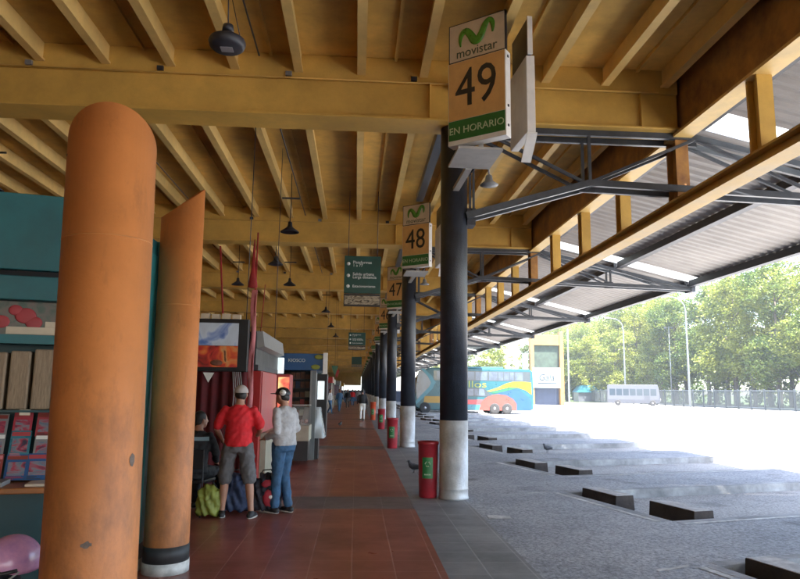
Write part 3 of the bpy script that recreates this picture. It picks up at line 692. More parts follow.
lamp(-1.66, 41.5, 5.55, 'small far pendant lamp, second along the aisle past the blue stall')
lamp(-1.6, 49.3, 5.55, 'tiny far pendant lamp, third along the aisle past the blue stall')
lamp(-8.1, 14.6, 5.9, 'dark pendant lamp at the left edge above the teal kiosk')

# ------------------------------------------------------------------ green information signs
def info_sign(x0, x1, z0, z1, y, lab, textp=True):
    t = empty('information_sign', lab, 'sign', ((x0 + x1) / 2, y, 0), 0, 'green signs over the aisle'); W = x1 - x0; H = z1 - z0; zs = z0 + H * 0.24
    b = MB(); b.box(-W / 2, W / 2, 0, 0.10, zs + 0.02, z1); b.build('board', M['info_green'], t, bevel=0.006)
    b = MB(); b.box(-W / 2, W / 2, 0, 0.10, z0, zs); lo = b.build('lower_board', M['ink'], t, bevel=0.006)
    b = MB(); b.box(-W / 2 + .02, W / 2 - .02, -0.006, -0.0005, z0 + 0.04, zs - 0.05); b.build('picture_strip', M['fern_print'], t)
    if textp:
        hh = z1 - zs
        for (s, fz) in (('Plataformas', .83), ('1 a 77', .75), ('Salida urbana', .52), ('Larga distancia', .44), ('Estacionamiento', .20)):
            text_mesh('lettering', s, 0.105 if s[0] != 'E' else 0.09, M['white_text'], t, (-W * 0.27, -0.004, zs + hh * fz), (R(90), 0, 0), 0.002, align='LEFT')
        b = MB()
        for fz in (.79, .48, .2): b.lathe([(0.045, 0), (0.045, 0.004)], (0, 0, 0), 14)
        vs = []
        for i, v in enumerate(b.v):
            fz = (.79, .48, .2)[i // 28]; vs.append((v[0] - W * 0.39, -0.006 + v[2], zs + hh * fz + v[1]))
        b.v = vs; b.build('pictogram', M['white_text'], t)
    for sx in (-1, 1):
        b = MB(); b.tube([(sx * W * 0.4, 0.05, z1 - 0.01), (sx * W * 0.4, 0.05, 6.9)], 0.01, 6); b.build('hanger', M['dark_steel'], t)
info_sign(-0.375, 0.575, 3.80, 5.12, 17.0, 'dark green hanging sign with white directions, left of the number 48 sign')
info_sign(-0.50, 0.48, 3.92, 4.92, 38.0, 'small far green hanging sign lower along the aisle, by the number 46 sign')
info_sign(-0.50, 0.50, 3.9, 4.9, 66.0, 'tiny dark hanging sign deepest along the aisle', False)

# ------------------------------------------------------------------ orange chimney-like columns
def orange_column(x, y, r, ztop, cut, cdir, lab, base, labels_extra=None):
    t = empty('orange_column', lab, 'column', (x, y, 0), 0, 'orange slant-topped columns')
    b = MB(); n = 56; vs = []; fs = []; b.smooth = True
    zb = 0.24 if base else 0.0
    for ring in range(3):
        for k in range(n):
            a = 2 * math.pi * k / n; rr = (r, r, r - 0.02)[ring]
            z = zb if ring == 0 else ztop - cut * (r - (math.cos(a - cdir) * r))
            vs.append((rr * math.cos(a), rr * math.sin(a), z if ring < 2 else z))
    for k in range(n): vs.append(((r - 0.02) * math.cos(2 * math.pi * k / n), (r - 0.02) * math.sin(2 * math.pi * k / n), zb))
    for i in range(3):
        for k in range(n):
            k2 = (k + 1) % n; fs.append((i * n + k, i * n + k2, (i + 1) * n + k2, (i + 1) * n + k))
    b.add(vs, fs); b.build('shell', M['orange'], t, fixn=False)
    for zz in (2.42,):
        b = MB(); b.lathe([(r - 0.01, zz), (r + 0.0015, zz + 0.002), (r + 0.0015, zz + 0.008), (r - 0.01, zz + 0.01)], n=56); b.build('joint_line', M['orange_dim'], t)
    if base:
        b = MB(); b.lathe([(r + 0.004, 0.10), (r + 0.004, 0.24)], n=48); b.build('black_band', M['black_band'], t)
        b = MB(); b.lathe([(r + 0.008, 0.0), (r + 0.008, 0.10)], n=48); b.build('white_band', M['white_band'], t)
    return t
tA = orange_column(-1.31, 3.62, 0.228, 3.14, 0.75, R(-75), 'thick orange column with rounded slanted top, nearest the camera at left', True)
tB = orange_column(-1.695, 6.45, 0.200, 3.62, 0.85, R(35), 'slimmer orange column with slanted top behind the nearest orange column', True)
tA.rotation_euler = (0, R(-1.4), 0); tB.rotation_euler = (0, R(-0.8), 0)
# scuffs
def scuff(parent, r, a0, z0, w_, h_):
    b = MB(); vs = []; fs = []; n = 7
    for i in range(n):
        for j in (0, 1):
            a = a0 + (i / (n - 1) - 0.5) * w_ / r; edge = (0.5 - abs(i / (n - 1) - 0.5)) * 2
            vs.append(((r + 0.002) * math.cos(a), (r + 0.002) * math.sin(a), z0 + (j - 0.5) * h_ * (0.45 + 0.55 * edge) + random.uniform(-.006, .006)))
    for i in range(n - 1): fs.append((2 * i, 2 * i + 2, 2 * i + 3, 2 * i + 1))
    b.add(vs, fs); b.build('scuff_mark', M['scuff'], parent, fixn=False)
scuff(tA, 0.228, R(-22), 1.28, 0.035, 0.07); scuff(tA, 0.228, R(-150), 2.88, 0.05, 0.015)
scuff(tA, 0.228, R(-75), 0.9, 0.05, 0.03)

# ------------------------------------------------------------------ teal kiosk
ks = empty('teal_kiosk', 'teal newspaper kiosk with shelves of magazines behind the orange columns', 'kiosk', (-1.97, 5.05, 0), R(13))
# local: front face along -x at y=0 (normal -y), side along +y
b = MB(); b.box(-2.2, 0, 0.06, 0.30, 2.50, 3.08); b.box(-2.2, 0, 0.10, 0.3, 2.28, 2.46); b.build('fascia', M['teal'], ks, bevel=0.006)
b = MB(); b.box(-2.2, -0.005, 0.12, 0.28, 2.461, 2.499); b.build('shadow_gap', M['void'], ks)
b = MB(); b.box(-2.2, -0.02, 0.32, 0.42, 0, 3.0); b.build('back_panel', M['teal_dark'], ks)
b = MB(); b.box(-2.2, 0, 0.10, 0.30, 1.955, 2.02); b.build('shelf_rail', M['teal'], ks)
b = MB(); b.box(-2.2, -0.02, 0.20, 0.318, 2.022, 2.278); b.build('print_panel', M['rose_print'], ks)
for cx_, cz_, rr in ((-0.50, 2.17, 0.075), (-0.57, 2.21, 0.05), (-0.44, 2.12, 0.06), (-0.66, 2.12, 0.06), (-0.90, 2.16, 0.07), (-1.0, 2.1, 0.06)):
    b = MB(); b.ell((cx_, 0.199, cz_), (rr, 0.006, rr * 0.8)); b.build('red_letter', M['cover_red'], ks)
b = MB(); b.box(-0.62, -0.10, 0.190, 0.199, 2.03, 2.085); b.box(-0.36, -0.12, 0.1905, 0.198, 2.086, 2.13); b.build('white_print', M['cream'], ks)
for i in range(9):
    b = MB(); x1 = -0.12 - i * 0.155; b.box(x1 - 0.132, x1, 0.14 + random.uniform(0, .03), 0.30, 1.475, 1.90 + random.uniform(-.012, .02)); b.build('paper_bundle', M['paperstack'], ks, bevel=0.012)
b = MB(); b.box(-2.2, -0.01, 0.12, 0.32, 1.455, 1.472); b.build('upper_shelf', M['teal_dark'], ks)
mr_ = random.Random(11)
PAL = ['cover_red', 'cream', 'blue', 'bag_red', 'greypanel', 'white', 'bus_salmon', 'black', 'pink', 'bus_cyan']
for j in range(3):
    for i in range(13):
        wd_ = 0.145 + mr_.uniform(-.02, .008); hh_ = 0.175 + mr_.uniform(-.02, .02); x1 = -0.06 - i * 0.158 + mr_.uniform(-.01, .01); z1 = 1.28 - j * 0.15 + mr_.uniform(-.008, .008); y1 = 0.17 - j * 0.045
        b = MB()
        def mq(u0, u1, v0, v1, off, mi):
            b.cur = mi; f_ = lambda u, v: (x1 - wd_ + u * wd_, y1 + v * 0.05 - off, z1 + v * hh_)
            b.add([f_(u0, v0), f_(u1, v0), f_(u1, v1), f_(u0, v1), tuple(Vector(f_(u0, v0)) + Vector((0, .002, 0))), tuple(Vector(f_(u1, v0)) + Vector((0, .002, 0))), tuple(Vector(f_(u1, v1)) + Vector((0, .002, 0))), tuple(Vector(f_(u0, v1)) + Vector((0, .002, 0)))],
                  [(0, 1, 2, 3), (7, 6, 5, 4), (0, 4, 5, 1), (1, 5, 6, 2), (2, 6, 7, 3), (3, 7, 4, 0)])
        cs = mr_.sample(PAL, 3)
        mq(0, 1, 0, 1, 0, 0); mq(0.05, 0.95, 0.80, 0.95, 0.003, 1); mq(0.12, 0.88, 0.18, 0.70, 0.003, 3)
        for q in range(3): mq(0.08, mr_.uniform(.4, .9), 0.04 + q * 0.045, 0.06 + q * 0.045, 0.004, 2)
        b.build('magazine', [M[cs[0]], M[cs[1]], M[cs[2]], M['mag_print']], ks)
for i in range(7):
    x1 = -0.12 - i * 0.27
    b = MB(); b.box(x1 - 0.07, x1, 0.124, 0.129, 1.435, 1.475); b.build('price_card', M['cream'], ks)
for i in range(6):
    x1 = -0.16 - i * 0.3
    b = MB(); b.box(x1 - 0.16, x1, -0.16, 0.06, 0.966, 0.966 + 0.015 * (1 + i % 3)); b.build('newspaper_pile', M['greypanel' if i % 2 else 'cream'], ks)
b = MB(); b.box(-2.2, 0.06, -0.22, 0.30, 0.925, 0.965); b.build('counter', M['wood'], ks, bevel=0.008)
b = MB(); b.box(-2.2, 0.0, 0.0, 0.30, 0, 0.92); b.build('counter_front', M['teal_dark'], ks)
def kb2(mb, name, m_):
    o = mb.build(name, m_, ks); o.matrix_parent_inverse = (Matrix.Translation(ks.location) @ Matrix.Rotation(R(13), 4, 'Z')).inverted(); return o
b = MB(); b.box(-2.05, -1.95, 5.14, 6.42, 0.24, 3.04); kb2(b, 'side_wall', M['teal'])
b = MB(); b.box(-1.948, -1.94, 5.4, 6.4, 1.3, 2.9); kb2(b, 'side_panel', M['teal_light'])
b = MB(); b.box(-2.06, -1.935, 6.43, 6.53, 0.24, 3.05); kb2(b, 'corner_post', M['teal_light'])
b = MB(); b.box(-2.06, -1.935, 6.43, 6.53, 0.10, 0.239); kb2(b, 'black_foot', M['black_band'])
b = MB(); b.box(-2.06, -1.935, 6.43, 6.53, 0.0, 0.099); kb2(b, 'white_foot', M['white_band'])
b = MB(); b.box(-3.9, -2.04, 5.3, 6.4, 3.0, 3.04); kb2(b, 'roof', M['teal'])

# small white bottle on the counter
b = MB(); b.lathe([(0.03, 0), (0.032, 0.01), (0.032, 0.09), (0.015, 0.11), (0.015, 0.14)], (0, 0, 0), 14)
o = b.build('white_cup', M['white_text']); o.location = (-2.50, 4.78, 0.966); tag(o, 'small white bottle standing on the kiosk counter', 'bottle')

# stool with bag and pink helmet
st = empty('stool', 'low dark stool under the bag and the pink helmet', 'stool', (-1.92, 3.82, 0))
b = MB(); b.box(-0.2, 0.2, -0.16, 0.16, 0.40, 0.44); b.build('seat', M['black'], st, bevel=0.01)
for sx in (-1, 1):
    for sy in (-1, 1):
        b = MB(); b.tube([(sx * 0.16, sy * 0.12, 0.40), (sx * 0.19, sy * 0.15, 0)], 0.014, 8); b.build('leg', M['dark_steel'], st)
bg_ = empty('black_bag', 'black bag with a pale strap under the pink helmet', 'bag', (-1.92, 3.80, 0.442))
b = MB(); b.lathe([(0.15, 0), (0.20, 0.03), (0.21, 0.12), (0.16, 0.215), (0.08, 0.235)], (0, 0, 0), 24, sy=0.7); b.build('body', M['bag_dark'], bg_)
b = MB(); b.tube([(-0.16, -0.13, 0.06), (-0.05, -0.155, 0.12), (0.06, -0.14, 0.17), (0.12, -0.10, 0.2)], 0.010, 8, sx=0.5); b.build('strap', M['strap'], bg_)
he = empty('motorcycle_helmet', 'pink and violet motorcycle helmet resting on the black bag', 'helmet', (-1.80, 3.80, 0.67), R(-28))
b = MB(); b.smooth = True; n, mm = 28, 16; vs = []; fs = []
for j in range(mm + 1):
    ph = math.pi * 0.60 * j / mm
    for k in range(n):
        a = 2 * math.pi * k / n; front = max(0, math.cos(a + math.pi / 2)); ph2 = ph * (1 - 0.26 * front ** 3)
        vs.append((0.128 * math.sin(ph2) * math.cos(a), 0.155 * math.sin(ph2) * math.sin(a), 0.055 + 0.14 * math.cos(ph2)))
for j in range(mm):
    for k in range(n):
        k2 = (k + 1) % n; fs.append((j * n + k, (j + 1) * n + k, (j + 1) * n + k2, j * n + k2))
b.add(vs, fs); b.smooth = False
o = b.build('shell', M['helmet'], he, fixn=False); md = o.modifiers.new('solid', 'SOLIDIFY'); md.thickness = 0.012; md.offset = -1
b = MB(); b.tube([(0.128 * math.cos(R(a)) * 1.0, 0.155 * math.sin(R(a)), 0.045 - 0.02 * abs(math.sin(R(a)))) for a in range(-160, -10, 10)], 0.010, 8); b.build('rim', M['black'], he)
b = MB(); b.tube([(0.12, -0.04, 0.03), (0.09, -0.08, -0.01), (0.02, -0.10, -0.03), (-0.06, -0.09, -0.02)], 0.006, 6); b.build('chin_strap', M['strap'], he)

# ------------------------------------------------------------------ red stall and neighbours
rs = empty('red_food_stall', 'red food stall with curtains and a lit picture menu board', 'stall', (-2.6, 11.0, 0))
def rb(mb, name, mats, **k): return hb(mb, name, mats, rs, **k)
b = MB(); b.box(-4.3, -1.79, 11.0, 11.16, 1.92, 2.78); rb(b, 'menu_board', M['black'], bevel=0.01)
b = MB(); b.box(-3.4, -1.95, 10.985, 10.999, 1.99, 2.335); rb(b, 'food_picture', M['food_print'])
b = MB(); b.box(-3.4, -1.95, 10.984, 10.999, 2.34, 2.71); rb(b, 'pale_picture', M['sky_print'])
b = MB(); b.ell((-2.28, 10.98, 2.06), (0.10, 0.012, 0.05)); rb(b, 'bowl_picture', M['brown_goods'])
b = MB()
for i in range(5): b.box(-2.75 + i * 0.17, -2.62 + i * 0.17, 11.03, 11.14, 2.785, 2.86 + 0.01 * (i % 2))
rb(b, 'topping_boxes', M['cream'])
# curtain folds
b = MB(); vs = []; fs = []; n = 90
for i in range(n + 1):
    x = -4.3 + 2.5 * i / n; yy = 11.14 + 0.035 * math.sin(i * 1.05) + 0.02 * math.sin(i * 0.37)
    vs += [(x, yy, 0.05), (x, yy - 0.02, 1.93)]
for i in range(n): fs.append((2 * i, 2 * i + 2, 2 * i + 3, 2 * i + 1))
b.smooth = True; b.add(vs, fs); rb(b, 'curtain', M['curtain'], fixn=False)
b = MB(); b.prism([(-2.50, 1.9), (-2.32, 1.9), (-2.41, 1.74)], lambda u, v, t: (u, t, v), 11.05, 11.06); rb(b, 'pennant', M['white'])
b = MB()
for i in range(5): b.tube([(-2.02 + 0.03 * i, 11.05, 1.92), (-1.98 + 0.035 * i, 11.03, 1.55), (-2.0 + 0.05 * i, 11.05, 1.25)], 0.007, 5)
rb(b, 'hanging_straps', M['strap'])
cb = empty('red_cabinet', 'tall dark red cabinet with a side coloured as lit between the stall and the counter', 'cabinet', (-1.66, 11.9, 0))
b = MB(); b.box(-1.93, -1.62, 11.5, 13.6, 0.05, 1.95); hb(b, 'body', M['red'], cb, bevel=0.01)
b = MB(); b.box(-1.617, -1.60, 11.53, 13.57, 0.9, 1.93); hb(b, 'side_panel', M['pinkred'], cb)  # paler red paints in the light falling on this side from the right
b = MB(); b.box(-1.617, -1.52, 11.7, 13.57, 0.0, 0.895); hb(b, 'lower_cupboard', M['beige'], cb)
# grey fascia running away above the cabinet
fa = empty('grey_fascia', 'grey slanting fascia box above the red cabinet', 'fascia', (-1.66, 11.3, 0))
b = MB(); b.prism([(-1.68, 2.32), (-1.56, 2.36), (-1.60, 2.62), (-1.74, 2.62)], lambda u, v, t: (u, t, v), 11.3, 14.4); hb(b, 'panel', M['greypanel'], fa)
b = MB(); b.box(-1.95, -1.69, 11.25, 14.4, 2.05, 2.60); hb(b, 'soffit_box', M['black'], fa)
b = MB(); b.box(-1.90, -1.66, 11.35, 14.2, 1.96, 2.049); hb(b, 'ledge', M['dark_steel'], fa)
for sx, sy in ((-1.9, 11.4), (-1.74, 14.1)):
    b = MB(); b.tube([(sx, sy, 2.59), (sx, sy, 6.9)], 0.008, 5); hb(b, 'hanger', M['dark_steel'], fa)
o = MB(); o.box(-0.09, 0.09, -0.05, 0.05, 0, 0.34); o = o.build('small_light_box', M['screen'], bevel=0.01); o.location = (-1.66, 14.5, 1.98)
tag(o, 'small upright white lit box by the end of the grey fascia', 'light box')
fl = empty('drinks_cooler', 'drinks cooler with a lit red and yellow flame picture', 'cooler', (-1.52, 14.3, 0))
b = MB(); b.box(-0.16, 0.12, 0, 0.6, 0.0, 1.96); b.build('body', M['pinkred'], fl, bevel=0.015)
b = MB(); b.box(-0.13, 0.10, -0.012, -0.001, 1.25, 1.90); b.build('lit_panel', M['flame'], fl)
# poles and banner
o = MB().tube([(-2.36, 11.35, 0), (-2.08, 11.32, 2.6), (-2.37, 11.3, 4.05)], 0.018, 8)
o = MB(); o.tube([(-2.02, 11.25, 0.02), (-2.37, 11.22, 4.05)], 0.016, 8); o = o.build('red_pole', M['flag']); tag(o, 'thin dark red leaning pole rising behind the menu board', 'pole')
fp = empty('flag_pole', 'upright pole with a folded red flag and long pink banner', 'flag pole', (-1.74, 11.2, 0))
b = MB(); b.tube([(0, 0, 0), (0.0, 0, 4.3)], 0.014, 8); b.build('pole', M['flag'], fp)
b = MB(); vs = []; fs = []
for i in range(22):
    z = 0.3 + i * 0.143; wv = 0.02 * math.sin(i * 0.9)
    vs += [(-0.05 + wv * 0.4, -0.03 + wv, z), (0.0, -0.02 - wv, z), (0.035 + wv * 0.5, -0.03 + wv, z)]
for i in range(21):
    for j in (0, 1): a = 3 * i + j; fs.append((a, a + 1, a + 4, a + 3))
b.smooth = True; b.add(vs, fs); o = b.build('pink_banner', M['pink'], fp, fixn=False); o.modifiers.new('s', 'SOLIDIFY').thickness = 0.008
b = MB(); b.lathe([(0.008, 0.85), (0.02, 0.7), (0.04, 0.3), (0.085, 0.02), (0.02, 0.0)], (-0.05, 0, 3.33), 10, sy=0.5); b.build('folded_flag', M['flag'], fp)
b = MB(); b.tube([(0.12, 0, 2.6), (0.16, 0, 3.4)], 0.008, 6); b.build('side_stick', M['flag'], fp)

# glass counter with goods, blue fascia stall
bs = empty('blue_fascia_stall', 'snack stall under a blue fascia with packed brown shelves', 'stall', (-1.3, 16.0, 0))
b = MB(); b.box(-3.2, -0.80, 16.0, 18.4, 2.10, 2.50); hb(b, 'fascia', M['blue'], bs, bevel=0.01)
for px_, pz_ in ((-0.98, 2.18), (-0.90, 2.42)):
    b = MB(); b.ell((px_, 15.99, pz_), (0.11, 0.01, 0.06)); hb(b, 'lime_patch', M['bus_lime'], bs)
t = text_mesh('lettering', 'KIOSCO', 0.11, M['white_text'], bs, (0.0, 0, 0), (R(90), 0, 0)); t.location = (-0.13, -0.008, 2.33)
b = MB(); b.box(-0.80, -0.70, 15.94, 16.05, 2.02, 2.52); hb(b, 'white_end_strip', M['white'], bs)
b = MB(); b.box(-3.2, -1.10, 17.0, 17.1, 0, 2.1); hb(b, 'back_panel', M['black'], bs)
for j in range(5):
    b = MB(); b.box(-3.1, -1.12, 16.4, 16.98, 1.0 + j * 0.22, 1.02 + j * 0.22); hb(b, 'shelf', M['dark_steel'], bs)
    for i in range(7):
        x0 = -1.95 + i * 0.118
        b = MB(); b.box(x0, x0 + 0.10, 16.45, 16.6, 1.021 + j * 0.22, 1.12 + j * 0.22 + random.uniform(0, .07)); hb(b, 'packet', [M['brown_goods'], M['cover_red'], M['beige'], M['bag_blue']][random.choice((0, 0, 1, 0, 2, 3))], bs)
b = MB(); b.box(-1.06, -0.96, 16.1, 16.2, 0, 2.1); hb(b, 'post', M['galv'], bs)
b = MB(); b.box(-1.10, -1.062, 16.1, 18.2, 0, 2.1); hb(b, 'side_frame', M['greypanel'], bs)
gc = empty('glass_counter', 'curved glass display counter with pale green front before the snack stall', 'counter', (-1.55, 14.95, 0))
b = MB(); b.box(-0.35, 0.52, 0.0, 0.75, 0.10, 0.52); b.build('dark_base', M['black'], gc)
b = MB(); b.box(-0.37, 0.54, -0.02, 0.77, 0.521, 0.86); b.build('front_panel', M['beige'], gc, bevel=0.01)
b = MB(); b.smooth = True; vs = []; fs = []
for i in range(10):
    a = math.pi / 2 * i / 9; vs += [(-0.35, 0.0 + 0.45 * (1 - math.sin(a)) * 0 + 0.42 - 0.42 * math.cos(a), 0.865 + 0.42 * math.sin(a)), (0.52, 0.42 - 0.42 * math.cos(a), 0.865 + 0.42 * math.sin(a))]
for i in range(9): fs.append((2 * i, 2 * i + 1, 2 * i + 3, 2 * i + 2))
b.add(vs, fs); b.build('curved_glass', M['clear'], gc, fixn=False)
b = MB(); b.box(-0.35, 0.52, 0.42, 0.75, 1.285, 1.30); b.build('top_shelf', M['chrome'], gc)
b = MB()
for i in range(8):
    for j in range(2): b.ell((-0.27 + i * 0.1, 0.3 + j * 0.2, 0.92 + 0.02 * (i % 3)), (0.045, 0.06, 0.05), 8, 6)
b.build('snacks', M['brown_goods'], gc)
# plastic draped case at the corner
dc = empty('draped_case', 'small display case under creased clear plastic at the aisle corner', 'display case', (-1.08, 16.3, 0))
b = MB(); b.box(-0.14, 0.2, 0, 0.5, 0.0, 0.62); b.build('base', M['black'], dc)
b = MB(); b.smooth = True; vs = []; fs = []; n = 28
for j in range(9):
    z = 1.22 - j * 0.09
    for k in range(n):
        a = 2 * math.pi * k / n; rr = 0.20 + 0.013 * j + 0.025 * math.sin(a * 6 + j * 0.8) * (0.3 + j * 0.12)
        sq = 1 / max(abs(math.cos(a)), abs(math.sin(a))); vs.append((0.03 + rr * math.cos(a) * min(sq, 1.25), 0.25 + 1.3 * rr * math.sin(a) * min(sq, 1.25), z))
for j in range(8):
    for k in range(n): k2 = (k + 1) % n; fs.append((j * n + k, j * n + k2, (j + 1) * n + k2, (j + 1) * n + k))
fs.append(tuple(range(n))); b.add(vs, fs)
M['plastic'] = special('creased_plastic', lambda t, bb: (setattr(bb.inputs['Base Color'], 'default_value', (0.62, 0.66, 0.66, 1)), setattr(bb.inputs['Alpha'], 'default_value', 0.55), setattr(bb.inputs['Roughness'], 'default_value', 0.15)))
b.build('plastic_cover', M['plastic'], dc, fixn=False)
b = MB(); b.box(-0.08, 0.14, 0.1, 0.4, 0.625, 1.15); b.build('goods', M['bag_blue'], dc)

vm = empty('vending_machine', 'black machine with a white lit screen beyond the snack stall', 'vending machine', (-1.25, 24.0, 0))
b = MB(); b.box(-0.30, 0.22, 0, 0.7, 0, 2.2); b.build('cabinet', M['black'], vm, bevel=0.02)
b = MB(); b.box(-0.12, 0.12, -0.012, -0.001, 1.30, 1.95); b.build('screen', M['screen'], vm)
# further stalls along the left, simple but real: counter, fascia, back panel, goods
stc = [('blue', 'cream'), ('bus_teal', 'beige'), ('red', 'white'), ('bus_green', 'cream'), ('greypanel', 'beige'), ('blue', 'white'), ('bus_yellow', 'beige')]
for i, (c1, c2) in enumerate(stc):
    yy = 27 + i * 11.5; xr = -1.75 - 0.25 * (i % 2)
    t = empty('far_stall', f"{['blue','teal','red','green','grey','dark blue','yellow'][i]} topped stall, {ordn(i + 1)} along the aisle beyond the vending machine", 'stall', (xr, yy, 0), 0, 'stalls along the far aisle')
    b = MB(); b.box(-3, 0, 0, 3.2, 2.15, 2.6); b.build('fascia', M[c1], t, bevel=0.01)
    b = MB(); b.box(-3, -0.1, 0.3, 3.0, 0, 1.02); b.build('counter', M[c2], t, bevel=0.01)
    b = MB(); b.box(-3, -0.3, 1.5, 1.6, 1.021, 2.149); b.build('goods_wall', M['mag_print'], t)
    b = MB(); b.box(-0.09, -0.01, 0.05, 0.13, 0, 2.149); b.build('post', M['white'], t)
for i, (xx, yy, cc, nm) in enumerate(((-1.15, 26.0, 'bus_yellow', 'yellow'), (-1.0, 31.0, 'bus_green', 'green'), (-1.1, 37.5, 'flag', 'red'))):
    t = empty('hanging_pennant', f"small {nm} pennant hanging over the left of the aisle", 'pennant', (xx, yy, 0), 0, 'pennants over the aisle')
    b = MB(); b.prism([(-0.16, 2.75), (0.16, 2.75), (0.0, 2.25)], lambda u, v, t_: (u, t_, v), 0, 0.01); b.build('cloth', M[cc], t)
    b = MB(); b.tube([(0, 0.005, 2.75), (0, 0.005, 6.9)], 0.005, 5); b.build('cord', M['ink'], t)

# ------------------------------------------------------------------ litter bins
def bin_at(x, y, lab, body='bin', h=0.86):
    t = empty('litter_bin', lab, 'litter bin', (x, y, 0), 0, 'cylindrical litter bins beside the columns')
    b = MB(); b.lathe([(0.135, 0.0), (0.145, 0.015), (0.152, h * 0.5), (0.16, h - 0.05), (0.172, h - 0.045), (0.172, h), (0.15, h), (0.14, h - 0.1)], n=32); b.build('drum', M[body], t)
    b = MB(); n = 8; vs = []; fs = []
    for i in range(n + 1):
        a = R(-100) + (i / n - 0.5) * R(62)
        for z in (0.30, 0.62): vs.append((0.1585 * math.cos(a), 0.1585 * math.sin(a), z))
    for i in range(n): fs.append((2 * i, 2 * i + 2, 2 * i + 3, 2 * i + 1))
    b.smooth = True; b.add(vs, fs); b.build('label', M['bin_label'], t, fixn=False)
    b = MB()
    for q in range(3):   # three bent arrows of the recycling mark
        a0 = R(90 + q * 120); pts = []
        for s_ in range(6):
            aa = a0 + R(18 + s_ * 16); u = 0.036 * math.cos(aa); v = 0.036 * math.sin(aa); an = R(-100) + u / 0.16
            pts.append((0.1605 * math.cos(an), 0.1605 * math.sin(an), 0.52 + v))
        b.tube(pts, [0.007, 0.007, 0.007, 0.007, 0.012, 0.002], 6)
    b.build('recycling_mark', M['pale_text'], t)
    b = MB()
    for i in range(6):
        an = R(-100) + (i - 2.5) * 0.11; b.box(0.1605 * math.cos(an) - 0.006, 0.1605 * math.cos(an) + 0.006, 0.1605 * math.sin(an) - 0.003, 0.1605 * math.sin(an), 0.35, 0.37)
    b.build('label_line', M['pale_text'], t)
bin_at(1.17, 10.72, 'dark red litter bin with green recycling label beside the number 49 column')
bin_at(1.08, 19.55, 'bright red litter bin left of the number 48 column')
bin_at(1.12, 29.0, 'red litter bin beside the number 47 column')
bin_at(0.98, 37.7, 'orange litter bin left of the number 46 column', 'bin_orange', 1.0)

# ------------------------------------------------------------------ pigeons
def pigeon(x, y, z, rz, lab):
    t = empty('pigeon', lab, 'pigeon', (x, y, z), rz, 'pigeons on the ground')
    b = MB()
    b.tube([(-0.17, 0, 0.085), (-0.10, 0, 0.105), (-0.05, 0, 0.12), (0.02, 0, 0.125), (0.07, 0, 0.145), (0.10, 0, 0.19), (0.115, 0, 0.225), (0.135, 0, 0.232)], [0.012, 0.03, 0.055, 0.066, 0.055, 0.03, 0.027, 0.016], 12)
    b.tube([(0.14, 0, 0.23), (0.165, 0, 0.222)], [0.008, 0.002], 6)
    for s_ in (-1, 1): b.tube([(0.0, s_ * 0.022, 0.075), (0.005, s_ * 0.022, 0.004)], 0.005, 5); b.tube([(0.005, s_ * 0.022, 0.004), (0.035, s_ * 0.03, 0.003)], 0.003, 5)
    b.build('body', M['pigeon'], t)
    b = MB()
    for s_ in (-1, 1): b.ell((-0.05, s_ * 0.05, 0.125), (0.10, 0.014, 0.04), 10, 6)
    b.build('wing', M['dark_steel'], t)
pigeon(5.42, 18.75, -0.012, R(200), 'dark pigeon standing among the bus bays')
pigeon(1.22, 13.8, 0, R(160), 'dark pigeon on the platform edge left of the litter bin')

pigeon(-0.68, 30.6, 0, R(70), 'tiny dark pigeon far down the middle of the red floor')
# ------------------------------------------------------------------ people
def blob(parts, voxel, name, material, parent, smooth=4):
    b = MB()
    for p in parts:
        if p[0] == 't':
            b.tube(p[1], p[2], 14, True, p[3] if len(p) > 3 else 1.0)
            for q, r_ in zip(p[1], p[2]): b.ell(q, (r_ * .98,) * 3, 12, 8)
        elif p[0] == 'e': b.ell(p[1], p[2], 16, 12, p[3] if len(p) > 3 else None)
        elif p[0] == 'l':   # loft of ellipses: (centre, rx, ry)
            vs = []; fs = []; n = 20
            for c, rx, ry in p[1]:
                for k in range(n):
                    a = 2 * math.pi * k / n; vs.append((c[0] + rx * math.cos(a), c[1] + ry * math.sin(a), c[2]))
            for i in range(len(p[1]) - 1):
                for k in range(n): k2 = (k + 1) % n; fs.append((i * n + k, i * n + k2, (i + 1) * n + k2, (i + 1) * n + k))
            fs.append(tuple(reversed(range(n)))); fs.append(tuple(range((len(p[1]) - 1) * n, len(p[1]) * n))); b.add(vs, fs)
    o = b.build('tmp', material)
    rm = o.modifiers.new('r', 'REMESH'); rm.mode = 'VOXEL'; rm.voxel_size = voxel; rm.use_smooth_shade = True
    sm = o.modifiers.new('s', 'SMOOTH'); sm.factor = 0.5; sm.iterations = smooth
    dg = bpy.context.evaluated_depsgraph_get(); me = bpy.data.meshes.new_from_object(o.evaluated_get(dg))
    bpy.data.objects.remove(o); me.materials.clear(); me.materials.append(material)
    amp = {'shirt': 0.011, 'trousers': 0.012, 'shorts': 0.014, 'hair': 0.008}.get(name, 0.0)
    if material.name.endswith(('bag', 'duffel', 'backpack')): amp = 0.035
    if amp and voxel < 0.025:
        from mathutils import noise as NZ
        zs = 26.0 if amp < 0.03 else 11.0
        nr = [v.normal.copy() for v in me.vertices]
        for v, q in zip(me.vertices, nr):
            c_ = v.co; v.co = c_ + q * amp * (NZ.noise(Vector((c_.x * 9, c_.y * 9, c_.z * zs * 0.6 + c_.x * 12))) * 1.2 + 0.4 * NZ.noise(c_ * 30)) 
    for p in me.polygons: p.use_smooth = True
    r = bpy.data.objects.new(name, me); COL.objects.link(r); r.parent = parent; return r
def lerp(a, b_, t): return tuple(a[i] + (b_[i] - a[i]) * t for i in range(3))
